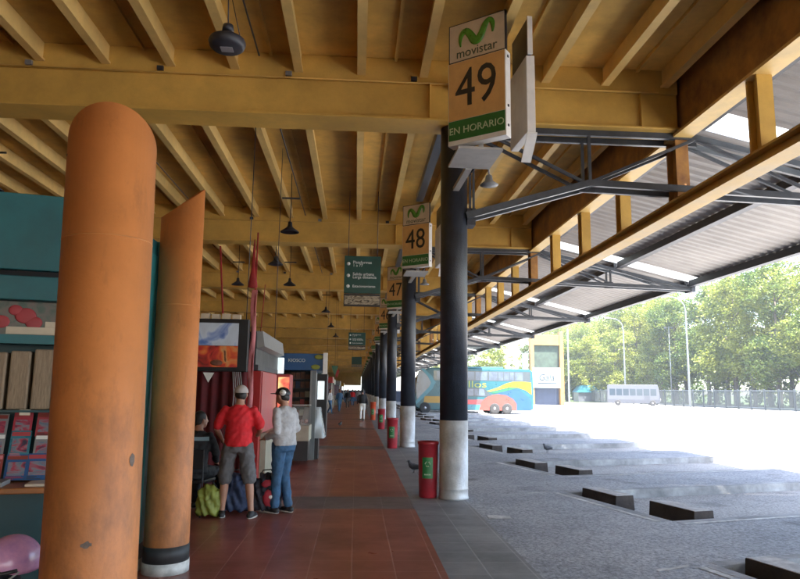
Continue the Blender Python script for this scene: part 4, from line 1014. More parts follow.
def person(loc, rz, J, shirt, legs, lab, cat='person', sleeve='short', leglen=1.0, hair='hair', cap=None, vox=0.012, fem=False, group=None, shoe='shoe'):
    """J: joints dict; local frame faces -y (towards the camera when rz=0)"""
    t = empty('person', lab, cat, loc, rz, group)
    J = dict(dict(pel=(0, 0, 0.93), che=(0, 0.0, 1.25), nek=(0, 0.01, 1.46), hed=(0, -0.01, 1.60),
                  sL=(-0.185, 0.01, 1.39), eL=(-0.24, 0.03, 1.11), hL=(-0.25, -0.06, 0.87), sR=(0.185, 0.01, 1.39), eR=(0.24, 0.03, 1.11), hR=(0.25, -0.06, 0.87),
                  pL=(-0.09, 0, 0.90), kL=(-0.10, -0.02, 0.49), aL=(-0.10, 0.02, 0.08), pR=(0.09, 0, 0.90), kR=(0.10, -0.02, 0.49), aR=(0.10, 0.02, 0.08)), **J)
    hd = J['hed']; face = J.get('face', (0, -1)); fx, fy = face; hx, hy, hz = hd
    P = []
    P.append(('e', hd, (0.076, 0.092, 0.112), Matrix.Rotation(math.atan2(fx, -fy), 3, 'Z')))
    P.append(('e', (hx + fx * 0.035, hy + fy * 0.035, hz - 0.05), (0.058, 0.06, 0.065)))
    P.append(('t', [(hx + fx * 0.088, hy + fy * 0.088, hz + 0.012), (hx + fx * 0.108, hy + fy * 0.108, hz - 0.022)], [0.010, 0.015]))
    for s_ in (-1, 1):
        P.append(('e', (hx - fy * s_ * 0.078, hy + fx * s_ * 0.078, hz - 0.01), (0.013, 0.02, 0.03)))
    P.append(('t', [J['nek'], lerp(J['nek'], hd, 0.6)], [0.058, 0.052]))
    pc, cc, nk = J['pel'], J['che'], J['nek']
    P.append(('l', [((pc[0], pc[1], pc[2] - 0.08), 0.15, 0.10), (pc, 0.165, 0.115), (lerp(pc, cc, 0.5), 0.14, 0.10), (cc, 0.165, 0.115), (lerp(cc, nk, 0.45), 0.155, 0.095), (lerp(cc, nk, 0.7), 0.115, 0.08), (nk, 0.058, 0.058)]))
    for s_ in 'LR':
        sh, el, ha = J['s' + s_], J['e' + s_], J['h' + s_]
        P.append(('t', [lerp(cc, sh, 0.7), (sh[0] * .93, sh[1], sh[2] - .016), lerp(sh, el, .5), el, lerp(el, ha, .4), ha], [0.050, 0.043, 0.047, 0.040, 0.037, 0.026]))
        d = (Vector(ha) - Vector(el)).normalized(); pm = Vector(ha) + d * 0.05
        P.append(('t', [ha, tuple(pm)], [0.026, 0.034], 0.6))
        sx_ = d.cross(Vector((0, 1, 0))).normalized() if abs(d.y) < .9 else Vector((1, 0, 0))
        for q in range(4):
            b0 = pm + sx_ * (q - 1.5) * 0.017 + d * 0.02; l_ = (0.055, 0.068, 0.062, 0.045)[q]; cu_ = Vector((0, -0.012 - 0.006 * q, 0))
            P.append(('t', [tuple(b0), tuple(b0 + d * l_ * .55 + cu_ * .4), tuple(b0 + d * l_ + cu_ * 1.6)], [0.0095, 0.009, 0.0075]))
        P.append(('t', [tuple(Vector(ha) + d * 0.02), tuple(Vector(ha) + d * 0.05 + Vector((0, -0.035, 0))), tuple(Vector(ha) + d * 0.085 + Vector((0, -0.042, 0)))], [0.013, 0.0115, 0.009]))
        hp, kn, an = J['p' + s_], J['k' + s_], J['a' + s_]
        P.append(('t', [hp, lerp(hp, kn, .5), kn, lerp(kn, an, .35), lerp(kn, an, .7), an], [0.088, 0.074, 0.054, 0.056, 0.042, 0.036]))
    blob(P, vox, 'body', M['skin'], t)
    # clothes
    g = 0.014
    Sh = [('l', [((pc[0], pc[1], pc[2] - 0.03), 0.188, 0.135), (lerp(pc, cc, 0.3), 0.178, 0.13), (lerp(pc, cc, 0.65), 0.172, 0.125), (cc, 0.186, 0.135), (lerp(cc, nk, 0.45), 0.178, 0.118), (lerp(cc, nk, 0.68), 0.145, 0.10), (lerp(cc, nk, 0.86), 0.088, 0.076), (lerp(cc, nk, 0.97), 0.066, 0.066)])]
    for s_ in 'LR':
        sh, el, ha = J['s' + s_], J['e' + s_], J['h' + s_]
        if sleeve == 'short': Sh.append(('t', [lerp(cc, sh, 0.6), (sh[0] * .93, sh[1], sh[2] - .012), lerp(sh, el, .35), lerp(sh, el, .8)], [0.070, 0.056, 0.063, 0.070]))
        else: Sh.append(('t', [lerp(cc, sh, 0.6), (sh[0] * .94, sh[1], sh[2] - .012), lerp(sh, el, .5), el, lerp(el, ha, .5), lerp(el, ha, .95)], [0.070, 0.057, 0.060, 0.055, 0.050, 0.042]))
    blob(Sh, vox * 1.15, 'shirt', M[shirt], t, 5)
    Tr = [('l', [((pc[0], pc[1], pc[2] - 0.10), 0.165, 0.118), ((pc[0], pc[1], pc[2]), 0.178, 0.128), ((pc[0], pc[1], pc[2] + 0.05), 0.168, 0.12)])]
    for s_ in 'LR':
        hp, kn, an = J['p' + s_], J['k' + s_], J['a' + s_]
        if leglen < 1: Tr.append(('t', [hp, lerp(hp, kn, .5), lerp(hp, kn, .98)], [0.104, 0.098, 0.096]))
        else: Tr.append(('t', [hp, lerp(hp, kn, .5), kn, lerp(kn, an, .5), lerp(kn, an, .92)], [0.10, 0.088, 0.071, 0.066, 0.060]))
    blob(Tr, vox * 1.15, 'trousers' if leglen >= 1 else 'shorts', M[legs], t, 4)
    for s_ in 'LR':
        an = J['a' + s_]; fo = J.get('f' + s_, (0, -1)); f0 = Vector((fo[0], fo[1], 0)).normalized(); a0 = Vector(an)
        zf = an[2] - 0.075
        blob([('t', [tuple(a0 - f0 * 0.045 + Vector((0, 0, -0.035))), tuple(a0 + f0 * 0.05 + Vector((0, 0, -0.038))), tuple(a0 + f0 * 0.14 + Vector((0, 0, -0.046)))], [0.042, 0.043, 0.032]), ('t', [an, tuple(a0 + Vector((0, 0, -0.03)))], [0.042, 0.045])], vox, 'shoe', M[shoe], t, 3)
        b = MB(); b.ell(tuple(a0 + f0 * 0.05 + Vector((0, 0, -0.064))), (0.05, 0.135, 0.016), 14, 6, Matrix.Rotation(math.atan2(f0.x, -f0.y), 3, 'Z')); b.build('shoe_sole', M['sole'], t)
    rot = Matrix.Rotation(math.atan2(fx, -fy), 3, 'Z')
    if hair and cap:
        blob([('e', (hx - fx * 0.02, hy - fy * 0.02, hz - 0.012), (0.078, 0.084, 0.075), rot)], vox, 'hair', M[hair], t, 2)
    elif hair:
        blob([('e', (hx - fx * 0.018, hy - fy * 0.018, hz + 0.026), (0.084, 0.094, 0.102), rot), ('e', (hx - fx * 0.045, hy - fy * 0.045, hz - 0.03), (0.070, 0.055, 0.07), rot)], vox, 'hair', M[hair], t, 2)
    if cap:
        b = MB(); b.smooth = True; vs = []; fs = []; n = 24
        for j in range(9):
            ph = math.pi / 2 * j / 8
            for k in range(n):
                a = 2 * math.pi * k / n; v = rot @ Vector((0.096 * math.cos(a) * math.cos(ph), 0.113 * math.sin(a) * math.cos(ph), 0.105 * math.sin(ph) + 0.018))
                vs.append((hx + v.x, hy + v.y, hz + v.z))
        for j in range(8):
            for k in range(n): k2 = (k + 1) % n; fs.append((j * n + k, j * n + k2, (j + 1) * n + k2, (j + 1) * n + k))
        b.add(vs, fs); b.smooth = False; b.build('cap', M[cap], t, fixn=False)
        b = MB(); c_ = rot @ Vector((0, -0.13, 0.03)); b.ell((hx + c_.x, hy + c_.y, hz + c_.z), (0.07, 0.075, 0.008), 16, 6, rot); b.build('cap_peak', M[cap], t)
    return t
# man in red, seen from behind
TH = dict(pL=(-0.10, 0, 0.90), kL=(-0.16, -0.01, 0.49), aL=(-0.21, 0.03, 0.08), pR=(0.10, 0, 0.90), kR=(0.155, -0.04, 0.49), aR=(0.17, -0.02, 0.08))
man = person((-1.52, 8.95, 0.0), R(180), dict(TH, hed=(0.0, -0.045, 1.575), nek=(0, 0.0, 1.45), face=(0.15, -0.98),
    sL=(-0.20, 0, 1.38), eL=(-0.28, -0.02, 1.13), hL=(-0.22, -0.23, 1.05), sR=(0.20, 0, 1.38), eR=(0.29, -0.03, 1.12), hR=(0.26, -0.23, 0.98), fL=(-0.25, -1), fR=(0.2, -1)),
    'shirt_red', 'shorts', 'man in red T-shirt, grey shorts and pale cap seen from behind', leglen=0.5, cap='cap')
w2 = person((-0.97, 9.32, 0.0), R(-128), dict(hed=(0.0, -0.05, 1.555), nek=(0, -0.01, 1.43), face=(0.1, -0.99), pel=(0, 0.02, 0.92), che=(0, 0.0, 1.24),
    sL=(-0.17, 0, 1.36), eL=(-0.20, 0.05, 1.10), hL=(-0.17, -0.16, 0.98), sR=(0.17, 0, 1.36), eR=(0.20, 0.06, 1.09), hR=(0.17, -0.15, 1.00),
    kL=(-0.08, -0.04, 0.49), aL=(-0.09, 0.05, 0.08), kR=(0.08, -0.02, 0.49), aR=(0.10, -0.03, 0.08)),
    'jumper', 'jeans', 'person in pale grey long-sleeved top and blue jeans beside the man in red', sleeve='long', cap='black')
b = MB(); b.ell((0.056, 0.0, 1.60), (0.042, 0.052, 0.042), 14, 10); b.build('white_cap_panel', M['white'], w2)
# seated person with chair
ch = empty('chair', 'dark chair under the seated person in black', 'chair', (-2.12, 9.25, 0), R(170))
b = MB(); b.box(-0.21, 0.21, -0.21, 0.21, 0.42, 0.455); b.build('seat', M['black'], ch, bevel=0.01)
b = MB(); b.box(-0.20, 0.20, 0.20, 0.225, 0.60, 0.85); b.build('backrest', M['black'], ch, bevel=0.008)
for sx in (-1, 1):
    b = MB(); b.tube([(sx * 0.19, -0.19, 0.42), (sx * 0.2, -0.2, 0)], 0.012, 8); b.build('leg', M['dark_steel'], ch)
    b = MB(); b.tube([(sx * 0.19, 0.215, 0.85), (sx * 0.19, 0.20, 0.42), (sx * 0.2, 0.24, 0)], 0.012, 8); b.build('leg', M['dark_steel'], ch)
sp = person((-2.12, 9.25, 0.0), R(170), dict(pel=(0, 0.05, 0.56), che=(0, 0.0, 0.88), nek=(0, -0.04, 1.09), hed=(0.0, -0.09, 1.22), face=(-0.6, -0.8),
    sL=(-0.185, -0.02, 1.02), eL=(-0.24, -0.08, 0.77), hL=(-0.17, -0.30, 0.66), sR=(0.185, -0.02, 1.02), eR=(0.24, -0.08, 0.77), hR=(0.17, -0.30, 0.66),
    pL=(-0.10, 0, 0.54), kL=(-0.15, -0.42, 0.51), aL=(-0.15, -0.42, 0.08), pR=(0.10, 0, 0.54), kR=(0.15, -0.42, 0.51), aR=(0.15, -0.40, 0.08)),
    'jacket', 'jacket', 'seated person in a black top with a pale stripe across the shoulders', sleeve='long')
b = MB(); vs = []; fs = []; n = 14
for i in range(n + 1):
    a = R(25) + R(130) * i / n
    for z, g_ in ((0.955, 1.0), (1.005, 0.99)): vs.append((0.205 * g_ * math.cos(a), -0.02 + 0.142 * g_ * math.sin(a), z))
for i in range(n): fs.append((2 * i, 2 * i + 2, 2 * i + 3, 2 * i + 1))
b.smooth = True; b.add(vs, fs); b.build('shoulder_stripe', M['stripe'], sp, fixn=False)

# bags on the floor
def bag(name, x, y, rz, dims, material, lab, extra=None):
    t = empty(name, lab, 'bag', (x, y, 0), rz, 'bags around the people'); w_, d_, h_ = dims
    blob([('l', [((0, 0, 0.03), w_ * .42, d_ * .42), ((0, 0, 0.08), w_ * .5, d_ * .5), ((0.01, 0, h_ * .5), w_ * .5, d_ * .48), ((0.0, 0, h_ * .85), w_ * .40, d_ * .4), ((0, 0, h_), w_ * .2, d_ * .2)])], 0.014, 'body', M[material], t, 5)
    b = MB(); b.tube([(-w_ * .25, 0, h_ * .93), (-w_ * .15, 0, h_ * 1.1), (w_ * .12, 0, h_ * 1.12), (w_ * .25, 0, h_ * .93)], 0.010, 6); b.build('handle', M['bag_dark'], t)
    return t
bag('plastic_bag', -1.86, 9.0, 0, (0.34, 0.26, 0.40), 'bag_lime', 'lime yellow bag on the floor beside the seated person')
bag('duffel_bag', -1.62, 9.35, 0.2, (0.50, 0.34, 0.50), 'bag_blue', 'dark blue duffel bag standing behind the legs of the man in red')
bp_ = bag('backpack', -1.18, 9.40, 0, (0.40, 0.30, 0.50), 'bag_dark', 'dark backpack with a red front pocket between the two standing people')
blob([('e', (0.06, -0.13, 0.2), (0.10, 0.045, 0.12)), ('e', (0.02, -0.10, 0.38), (0.09, 0.05, 0.06))], 0.012, 'front_pocket', M['bag_red'], bp_, 3)
b = MB(); b.ell((0.08, -0.178, 0.22), (0.03, 0.008, 0.025)); b.build('white_patch', M['white'], bp_)

# far people walking the aisle (few pixels each, still whole figures)
walk = dict(kL=(-0.09, -0.14, 0.50), aL=(-0.09, -0.20, 0.09), kR=(0.09, 0.02, 0.48), aR=(0.09, 0.24, 0.12), hL=(-0.26, 0.12, 0.88), hR=(0.26, -0.18, 0.90))
far = [(0.36, 36.3, 180, 'jacket', 'white', 'person in dark top and white trousers walking away along the aisle'),
       (-1.22, 50.5, 20, 'jeans', 'jeans', 'person in blue clothes standing in the far aisle'),
       (-1.75, 46.0, 60, 'jumper', 'jeans', 'person in pale top beside the far stalls'),
       (-0.75, 62.0, 0, 'jacket', 'shorts', 'far person in black coming down the middle of the aisle'),
       (-0.35, 70.0, 180, 'shirt_red', 'jeans', 'far person in red top deep along the aisle'),
       (0.3, 78.0, 170, 'jumper', 'shorts', 'far person in grey top near the right side of the aisle'),
       (-1.3, 84.0, 10, 'stripe', 'jeans', 'far person in pale blue top near the left stalls'),
       (-0.1, 96.0, 0, 'jacket', 'jeans', 'tiny far person in dark coat at the end of the aisle'),
       (-2.0, 38.0, 90, 'bag_blue', 'jacket', 'person in dark blue leaning by the far left stall')]
for x, yy, rz, s1, s2, lab in far:
    person((x, yy, 0), R(rz), walk, s1, s2, lab, sleeve='long', vox=0.03, group='people far along the aisle')

# ------------------------------------------------------------------ vehicles
def wheel(parent, x, y, r, wd, side):
    t = MB(); t.lathe([(r * 0.62, -wd / 2), (r * 0.93, -wd / 2), (r, -wd / 2 + 0.03), (r, wd / 2 - 0.03), (r * 0.93, wd / 2), (r * 0.62, wd / 2)], (0, 0, 0), 28)
    t.v = [(v[0], v[2], v[1]) for v in t.v]
    o = t.build('wheel', M['tyre'], parent); o.location = (x, y, r)
    h = MB(); h.lathe([(r * 0.62, 0), (r * 0.58, 0.02), (r * 0.4, -0.02), (r * 0.25, 0.0), (r * 0.2, 0.05), (0.02, 0.06)], (0, 0, 0), 24)
    h.v = [(v[0], side * (wd / 2 + v[2] - 0.03), v[1]) for v in h.v]
    h.build('rim', M['rim'], o)
    q = MB()
    for k in range(8):
        a = 2 * math.pi * k / 8; q.tube([(r * .42 * math.cos(a), side * (wd / 2 - 0.05), r * .42 * math.sin(a)), (r * .42 * math.cos(a), side * (wd / 2 + 0.005), r * .42 * math.sin(a))], 0.02, 6)
    q.build('wheel_nuts', M['dark_steel'], o)
coach = empty('double_deck_coach', 'teal double deck coach with yellow swoosh and red car-like paintwork', 'coach', (4.75, 54.0, ZL), R(3))
Lc, Wc, Hc = 9.95, 2.5, 3.72
prof = [(0.55, 0.30), (0.10, 0.55), (0.0, 1.2), (0.12, 1.8), (0.45, 2.9), (0.85, 3.55), (1.4, Hc), (Lc - 0.35, Hc), (Lc - 0.05, Hc - 0.25), (Lc, 2.0), (Lc, 0.45), (Lc - 0.3, 0.30)]
b = MB(); b.prism(prof, lambda u, v, t: (u, t, v), 0, Wc); b.build('body', M['bus_teal'], coach, bevel=0.06)
def side(poly, name, material, off, parent=coach):
    b = MB(); b.prism(poly, lambda u, v, t: (u, t, v), -off, -0.0005); return b.build(name, material, parent)
def S2(pts): return [((x - 415) / 12.2, (413.6 - y) / 12.2) for x, y in pts]
side(S2([(500, 391), (512, 388), (522, 389), (531, 396), (534, 400), (534, 409), (519, 409.5), (500, 409.5)]), 'livery_blue', M['bus_blue'], 0.003)
side(S2([(447, 399.5), (484, 399.5), (484, 404), (447, 404)]), 'livery_pink', M['pinkred'], 0.004)
side(S2([(447, 404.3), (484, 404.3), (484, 409.5), (440, 409.5)]), 'livery_aqua', M['bus_cyan'], 0.004)
side(S2([(489, 390.5), (500, 386.8), (508, 383), (515, 381.2), (524, 380.8), (534, 381.5), (534.3, 394), (528, 389.5), (520, 387), (511, 386.8), (500, 389.5), (492, 391.5)]), 'livery_yellow', M['bus_yellow'], 0.009)
side(S2([(487, 391), (500, 387), (504, 385.6), (503, 387.6), (492, 391.6)]), 'livery_lime', M['bus_lime'], 0.012)
side(S2([(492, 392), (502, 389.8), (511, 387.1), (520, 387.4), (514, 389), (504, 391.5), (495, 393.2)]), 'livery_green', M['bus_green'], 0.012)
side(S2([(480, 409.8), (482.5, 402), (486, 398), (492, 394.6), (500, 393.8), (508, 394.8), (515, 398.5), (518.5, 403), (518.5, 409.8)]), 'livery_red_car', M['bus_salmon'], 0.016)
side(S2([(425, 396.5), (447, 396.5), (447, 403), (424, 403)]), 'livery_front_yellow', M['bus_yellow'], 0.009)
side(S2([(418.5, 372), (424, 371), (430, 377), (432, 382), (428, 391), (419, 401), (417, 398), (416.2, 388)]), 'front_side_glass', M['bus_glass'], 0.012)
side(S2([(421, 369.5), (424.5, 369.5), (432, 376.5), (436, 383), (433, 389), (425, 397), (416.5, 405), (416, 402), (422, 395), (429, 388), (431.5, 383), (428, 377)]), 'cyan_arc', M['bus_cyan'], 0.02)
for x0, x1 in ((437, 445), (446, 455), (456, 465), (466, 475.5), (476.5, 488.5), (490.5, 499), (500, 505), (506, 511), (512, 516), (517.5, 525.5), (526.5, 532.5)):
    side(S2([(x0, 371.8), (x1, 371.8), (x1, 380), (x0, 380)]), 'upper_window', M['bus_glass'] if x0 < 526 else M['glass'], 0.008)
side(S2([(434, 371.1), (533.3, 371.1), (533.3, 380.7), (434, 380.7)]), 'window_band', M['glass'], 0.004)
side(S2([(445, 387.9), (485, 387.9), (493.5, 395.5), (486, 396.2), (445, 396.2)]), 'lower_window_band', M['glass'], 0.018)
for x0, x1 in ((447, 455), (456, 465), (466, 474.5), (475.5, 479), (480, 485)):
    side(S2([(x0, 388.7), (x1, 388.7), (x1 + (1.2 if x1 == 485 else 0), 395.4), (x0, 395.4)]), 'lower_window', M['bus_glass'], 0.022)
text_mesh('lettering', 'llos', 0.78, M['bus_lime'], coach, (5.2, -0.012, (413.6 - 384.4) / 12.2), (R(90), 0, 0), 0.004, sx=1.5)
for x, yy in ((425.6, 1), (496, 1), (508.8, 1)):
    lx = (x - 415) / 12.2; wheel(coach, lx, 0.12, 0.46, 0.30, -1); wheel(coach, lx, Wc - 0.12, 0.46, 0.30, 1)
b = MB(); b.box(-0.02, 0.02, 0.3, Wc - 0.3, 0.62, 0.78); b.build('bumper_bar', M['bus_grey'], coach)
b = MB(); b.prism([(0.02, 1.35), (0.12, 1.78), (0.44, 2.88), (0.72, 3.36), (0.70, 3.40), (0.38, 2.9), (0.06, 1.8), (-0.03, 1.35)], lambda u, v, t: (u, t, v), 0.15, Wc - 0.15); b.build('windscreen', M['glass'], coach)
for s_ in (0.25, Wc - 0.25):
    b = MB(); b.ell((0.05, s_, 0.85), (0.06, 0.16, 0.10)); b.build('headlight', M['white'], coach)
b = MB(); b.bar((0.3, -0.05, 2.5), (-0.25, -0.3, 2.35), 0.04, 0.04); b.box(-0.32, -0.2, -0.42, -0.22, 1.9, 2.35); b.build('mirror', M['black'], coach)
b = MB(); b.box(2.5, 7.5, 0.4, Wc - 0.4, Hc, Hc + 0.14); b.build('roof_unit', M['bus_cyan'], coach, bevel=0.03)

sh = empty('white_shuttle_bus', 'small white and grey bus parked by the fence', 'bus', (38.6, 100.5, ZL), R(-22))
Ls, Ws, Hs = 7.6, 2.4, 3.2
b = MB(); b.prism([(0, 0.4), (Ls - 0.2, 0.4), (Ls, 0.8), (Ls, 1.5), (Ls - 0.18, 2.7), (Ls - 0.35, Hs), (0.2, Hs), (0, Hs - 0.2)], lambda u, v, t: (u, t, v), 0, Ws); b.build('body', M['bus_white'], sh, bevel=0.06)
for i in range(7):
    b = MB(); x0 = 0.35 + i * 0.98; b.box(x0, x0 + 0.82, -0.010, -0.001, 1.55, 2.55); b.build('window', M['glass'], sh)
b = MB(); b.box(0.05, Ls - 0.1, -0.008, -0.001, 0.55, 0.95); b.build('skirt_stripe', M['bus_grey'], sh)
b = MB(); b.box(5.3, 6.1, -0.014, -0.001, 0.55, 1.5); b.build('door', M['bus_grey'], sh)
b = MB(); b.prism([(Ls + 0.005, 1.5), (Ls + 0.012, 1.5), (Ls - 0.16, 2.75), (Ls - 0.17, 2.75)], lambda u, v, t: (u, t, v), 0.12, Ws - 0.12); b.build('windscreen', M['glass'], sh)
b = MB(); b.box(Ls + 0.001, Ls + 0.03, 0.4, Ws - 0.4, 0.85, 1.2); b.build('grille', M['black'], sh)
for s_ in (0.22, Ws - 0.22):
    b = MB(); b.ell((Ls, s_, 1.02), (0.05, 0.13, 0.10)); b.build('headlight', M['white_text'], sh)
for lx in (1.5, 6.5): wheel(sh, lx, 0.1, 0.45, 0.28, -1); wheel(sh, lx, Ws - 0.1, 0.45, 0.28, 1)
b = MB(); b.bar((Ls - 0.2, -0.02, 2.5), (Ls + 0.2, -0.2, 2.4), 0.04, 0.04); b.box(Ls + 0.12, Ls + 0.2, -0.32, -0.12, 1.95, 2.4); b.build('mirror', M['black'], sh)

# small turquoise shelter/van behind fence
kv = empty('turquoise_hut', 'small turquoise roofed hut behind the fence left of the white bus', 'hut', (46.6, 131.5, -0.11))
b = MB(); b.box(-2, 2, 0, 3, 0, 1.9); b.build('wall', M['bus_white'], kv)
b = MB(); b.prism([(-2.3, 1.905), (2.3, 1.905), (1.2, 3.3), (-1.2, 3.3)], lambda u, v, t: (u, t, v), -0.3, 3.3); b.build('roof', M['bus_cyan'], kv)

# ------------------------------------------------------------------ gate house
gt = empty('gate_portal', 'tall yellow gate portal with a white billboard above a blue-grey wall', 'gate', (26.5, 97.5, ZL))
def gbx(name, material, *a, **k): b = MB(); b.box(*a); return b.build(name, material, gt, **k)
gbx('pillar', M['gate_yellow'], -0.62, -0.05, 0, 0.9, 0, 10.3, bevel=0.03)
gbx('pillar', M['gate_yellow'], 3.85, 4.45, 0, 0.9, 0, 10.9, bevel=0.03)
gbx('lintel', M['gate_yellow'], -0.049, 3.849, 0.1, 0.8, 8.85, 10.4, bevel=0.03)
gbx('mesh_screen', M['grate'], -0.049, 3.849, 0.5, 0.6, 5.4, 8.849)
gbx('low_wall', M['gate_blue'], -0.7, 4.6, 0.92, 1.5, 0, 2.5)
bb = gbx('billboard', M['board'], -0.4, 3.84, -0.15, -0.01, 2.5, 5.5, bevel=0.02)
text_mesh('lettering', 'Gala', 1.35, M['board_text'], gt, (1.7, -0.17, 4.0), (R(90), 0, 0), 0.01, shear=0.2)
gbx('printed_line', M['board_text'], 0.6, 3.0, -0.17, -0.152, 4.95, 5.03)
gbx('printed_line', M['board_text'], 0.4, 3.2, -0.17, -0.152, 3.10, 3.24)
gbx('white_column', M['board'], -1.6, -0.9, 0.5, 1.2, 0, 7.6)
gbx('lamp_pole', M['galv'], 5.15, 5.35, 0.3, 0.5, 0, 11.4)
# perimeter wall left of the gate
wl = MB(); wl.box(-10, 24.5, 99.5, 99.8, ZL, 1.6); o = wl.build('boundary_wall', M['gate_blue']); tag(o, 'low concrete boundary wall behind the coach', 'wall')

# ------------------------------------------------------------------ fence
fe = empty('perimeter_fence', 'long grey steel picket fence along the far side of the lot', 'fence', (53.2, 60, ZL))
FA, FB = Vector((53.2, 52.0)), Vector((46.5, 140.0)); FN = 34
for i in range(FN + 1):
    p = FA.lerp(FB, i / FN); b = MB(); b.box(p.x - 0.09, p.x + 0.09, p.y - 0.09, p.y + 0.09, ZL, 2.45); hb(b, 'post', M['fence_steel'], fe)
b = MB(); n = 640
for i in range(n):
    p = FA.lerp(FB, (i + 0.5) / n); b.box(p.x - 0.018, p.x + 0.018, p.y - 0.018, p.y + 0.018, ZL + 0.1, 2.3)
o = hb(b, 'pickets', M['fence_steel'], fe); o['kind'] = 'stuff'
for z in (0.12, 2.25):
    b = MB(); b.bar((FA.x, FA.y, z), (FB.x, FB.y, z), 0.06, 0.09); hb(b, 'rail', M['galv'], fe)

# ------------------------------------------------------------------ lot lamps
def lot_lamp(x, y, k):
    t = empty('street_lamp', f"tall galvanised street lamp with one curved arm, {ordn(k)} of the row from the right", 'street lamp', (x, y, ZL), 0, 'curved street lamps in the lot')
    b = MB(); b.tube([(0, 0, 0), (0, 0, 6), (0, 0, 12.6), (-0.15, 0, 13.5), (-0.6, 0, 14.1), (-1.3, 0, 14.45), (-2.3, 0, 14.6)], [0.16, 0.13, 0.10, 0.08, 0.065, 0.055, 0.05], 10); b.build('pole', M['galv'], t)
    b = MB(); b.ell((-2.75, 0, 14.62), (0.5, 0.16, 0.10)); b.build('lamp_head', M['white'], t)
    b = MB(); b.box(-0.3, 0.3, -0.3, 0.3, 0, 0.16); b.build('footing', M['concrete'], t)
lot_lamp(43.4, 59, 1); lot_lamp(43.2, 84, 2); lot_lamp(45.4, 110, 3)
def t_lamp(x, y, h, lab):
    t = empty('floodlight_mast', lab, 'lamp mast', (x, y, -0.11), 0, 'thin masts behind the fence')
    b = MB(); b.tube([(0, 0, 0), (0, 0, h)], [0.12, 0.07], 8); b.build('mast', M['galv'], t)
    b = MB(); b.bar((-0.8, 0, h - 0.1), (0.8, 0, h - 0.1), 0.08, 0.08); b.build('crossarm', M['galv'], t)
    for s_ in (-1, 1):
        b = MB(); b.box(s_ * 0.65 - 0.18, s_ * 0.65 + 0.18, -0.12, 0.12, h - 0.4, h - 0.15); b.build('lamp_head', M['dark_steel'], t)
t_lamp(54.9, 113, 13.6, 'thin T-shaped mast beside the second curved street lamp')
t_lamp(56.0, 150, 14.5, 'thin T-shaped mast right of the gate portal')

# ------------------------------------------------------------------ trees
def crown_mesh(h, wdt, seed, nclump=110, per=75, lo=0.12):
    rnd = random.Random(seed); vs = []; fs = []
    lobes = []
    for i in range(9):
        t = rnd.random(); a = rnd.uniform(0, 6.28); lobes.append((math.cos(a) * wdt * .22, math.sin(a) * wdt * .22, lo * h + (h * (1 - lo)) * (0.12 + 0.8 * t), wdt * rnd.uniform(.22, .36), h * rnd.uniform(.10, .17)))
    lobes.append((0, 0, h * 0.86, wdt * .2, h * .14))
    for c in range(nclump):
        L = rnd.choice(lobes)
        while True:
            p = Vector((rnd.uniform(-1, 1), rnd.uniform(-1, 1), rnd.uniform(-1, 1)))
            if 0.35 < p.length < 1: break
        cx_, cy_, cz_ = L[0] + p.x * L[3], L[1] + p.y * L[3], L[2] + p.z * L[4]
        cr_ = rnd.uniform(0.5, 1.15)
        for q in range(per):
            d = Vector((rnd.gauss(0, 1), rnd.gauss(0, 1), rnd.gauss(0, 1))) * 0.5
            c0_ = Vector((cx_, cy_, cz_)) + Vector((d.x * cr_, d.y * cr_, d.z * cr_ * 0.8)); s_ = rnd.uniform(0.10, 0.21)
            n1 = Vector((rnd.gauss(0, 1), rnd.gauss(0, 1), rnd.gauss(0, 1) + 0.8)).normalized(); a_ = n1.orthogonal().normalized(); b_ = n1.cross(a_)
            o_ = len(vs); vs += [tuple(c0_ + a_ * s_), tuple(c0_ + b_ * s_ * 0.6), tuple(c0_ - a_ * s_), tuple(c0_ - b_ * s_ * 0.6)]; fs.append((o_, o_ + 1, o_ + 2, o_ + 3))
    me = bpy.data.meshes.new('crown'); me.from_pydata(vs, [], fs); me.materials.append(M['leaf']); me.update(); return me
def trunk_mesh(h, seed):
    rnd = random.Random(seed); b = MB()
    top = (rnd.uniform(-.4, .4), rnd.uniform(-.4, .4), h * 0.8)
    b.tube([(0, 0, 0), (0.1, 0, 1.2), (rnd.uniform(-.2, .2), 0, h * .3), top], [0.34, 0.27, 0.20, 0.05], 9)
    for i in range(9):
        z = h * (0.10 + 0.07 * i); a = rnd.uniform(0, 6.28); l = rnd.uniform(1.2, 2.4)
        b.tube([(0, 0, z), (math.cos(a) * l * .5, math.sin(a) * l * .5, z + l * .7), (math.cos(a) * l, math.sin(a) * l, z + l * 1.7)], [0.10, 0.06, 0.02], 6)
    return b
TV = []
for i in range(5):
    h = 20; cm = crown_mesh(h, 8.5, 100 + i, 190, 62); tm_ = trunk_mesh(h, 200 + i).build('trunk', M['bark']); me = tm_.data; bpy.data.objects.remove(tm_); TV.append((cm, me))
def tree(x, y, sc, rz, vi, lab, grp, sxy=1.0):
    t = empty('tree', lab, 'tree', (x, y, -0.12), rz, grp); t.scale = (sc * sxy, sc * sxy, sc)
    for nm, me in (('crown', TV[vi][0]), ('trunk', TV[vi][1])): o = bpy.data.objects.new(nm, me); COL.objects.link(o); o.parent = t
rnd = random.Random(5)
for i in range(24):
    y = 60 + i * 5.6 + rnd.uniform(-1, 1); x = 60.5 - (y - 60) * 0.04 + rnd.uniform(-1.5, 1.5)
    tree(x, y, rnd.uniform(0.93, 1.12), rnd.uniform(0, 6.28), i % 5, f"tall leafy green tree, {ordn(i + 1)} from the right in the front row behind the fence", 'trees behind the fence', 1.2)
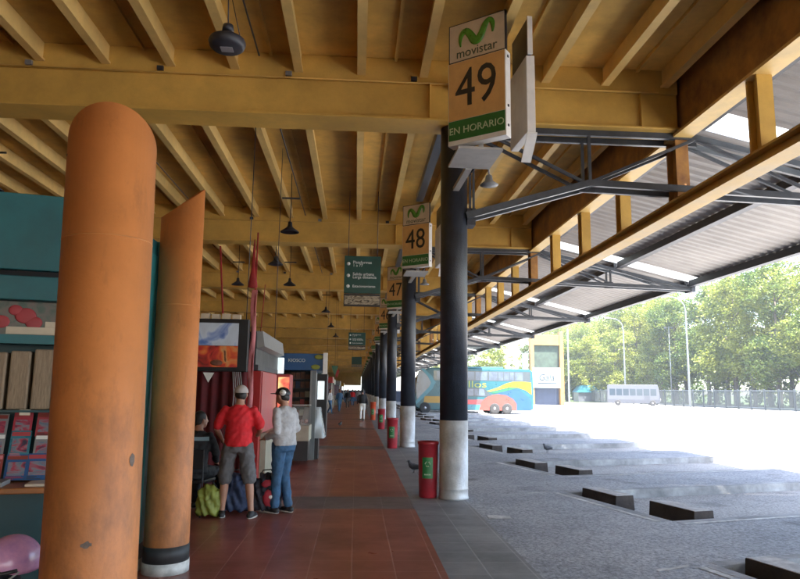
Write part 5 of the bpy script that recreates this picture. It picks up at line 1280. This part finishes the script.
for i in range(22):
    y = 66 + i * 7.0 + rnd.uniform(-1.5, 1.5); x = 69 - (y - 60) * 0.03 + rnd.uniform(-2, 2)
    tree(x, y, rnd.uniform(1.05, 1.2), rnd.uniform(0, 6.28), (i * 3 + 1) % 5, f"tall green tree, {ordn(i + 1)} from the right in the back row behind the fence", 'back row trees', 1.45)
for i in range(11):
    x = 16 + i * 3.6 + rnd.uniform(-.8, .8); y = 133 + rnd.uniform(-3, 6)
    tree(x, y, 0.52 + 0.02 * i + rnd.uniform(-.03, .04), rnd.uniform(0, 6.28), (i + 2) % 5, f"shorter green tree behind the gate, {ordn(i + 1)} from the left", 'trees behind the gate', 1.5)

rnd = random.Random(9); vs = []; fs = []
for c in range(420):
    t_y = rnd.random(); cy_ = 40 + t_y * 210; cx_ = 78 - t_y * 14 + rnd.uniform(-4, 4); cz_ = rnd.uniform(0.2, 8.5); cr_ = rnd.uniform(1.2, 2.6)
    for q in range(46):
        d = Vector((rnd.gauss(0, .5), rnd.gauss(0, .5), rnd.gauss(0, .5))) * cr_; c0_ = Vector((cx_, cy_, cz_)) + d; s_ = rnd.uniform(0.25, 0.5)
        if c0_.z < -0.1: continue
        n1 = Vector((rnd.gauss(0, 1), rnd.gauss(0, 1), rnd.gauss(0, 1) + .5)).normalized(); a_ = n1.orthogonal().normalized(); b_ = n1.cross(a_)
        o_ = len(vs); vs += [tuple(c0_ + a_ * s_), tuple(c0_ + b_ * s_ * 0.6), tuple(c0_ - a_ * s_), tuple(c0_ - b_ * s_ * 0.6)]; fs.append((o_, o_ + 1, o_ + 2, o_ + 3))
me = bpy.data.meshes.new('far_wood'); me.from_pydata(vs, [], fs); me.materials.append(M['leaf']); me.update()
o = bpy.data.objects.new('far_wood', me); COL.objects.link(o); tag(o, 'dense green undergrowth far behind the tree rows', 'undergrowth', kind='stuff')

# ------------------------------------------------------------------ air
b = MB(); b.box(-30, 130, -48, 330, -1.2, 45)
hz = bpy.data.materials.new('haze'); hz.use_nodes = True; t_ = hz.node_tree; t_.nodes.clear()
vo = t_.nodes.new('ShaderNodeVolumePrincipled'); vo.inputs['Color'].default_value = (0.86, 0.93, 1.0, 1); vo.inputs['Density'].default_value = 0.0005; vo.inputs['Anisotropy'].default_value = 0.2
ou = t_.nodes.new('ShaderNodeOutputMaterial'); t_.links.new(vo.outputs[0], ou.inputs['Volume'])
tag(b.build('haze', hz), kind='stuff')
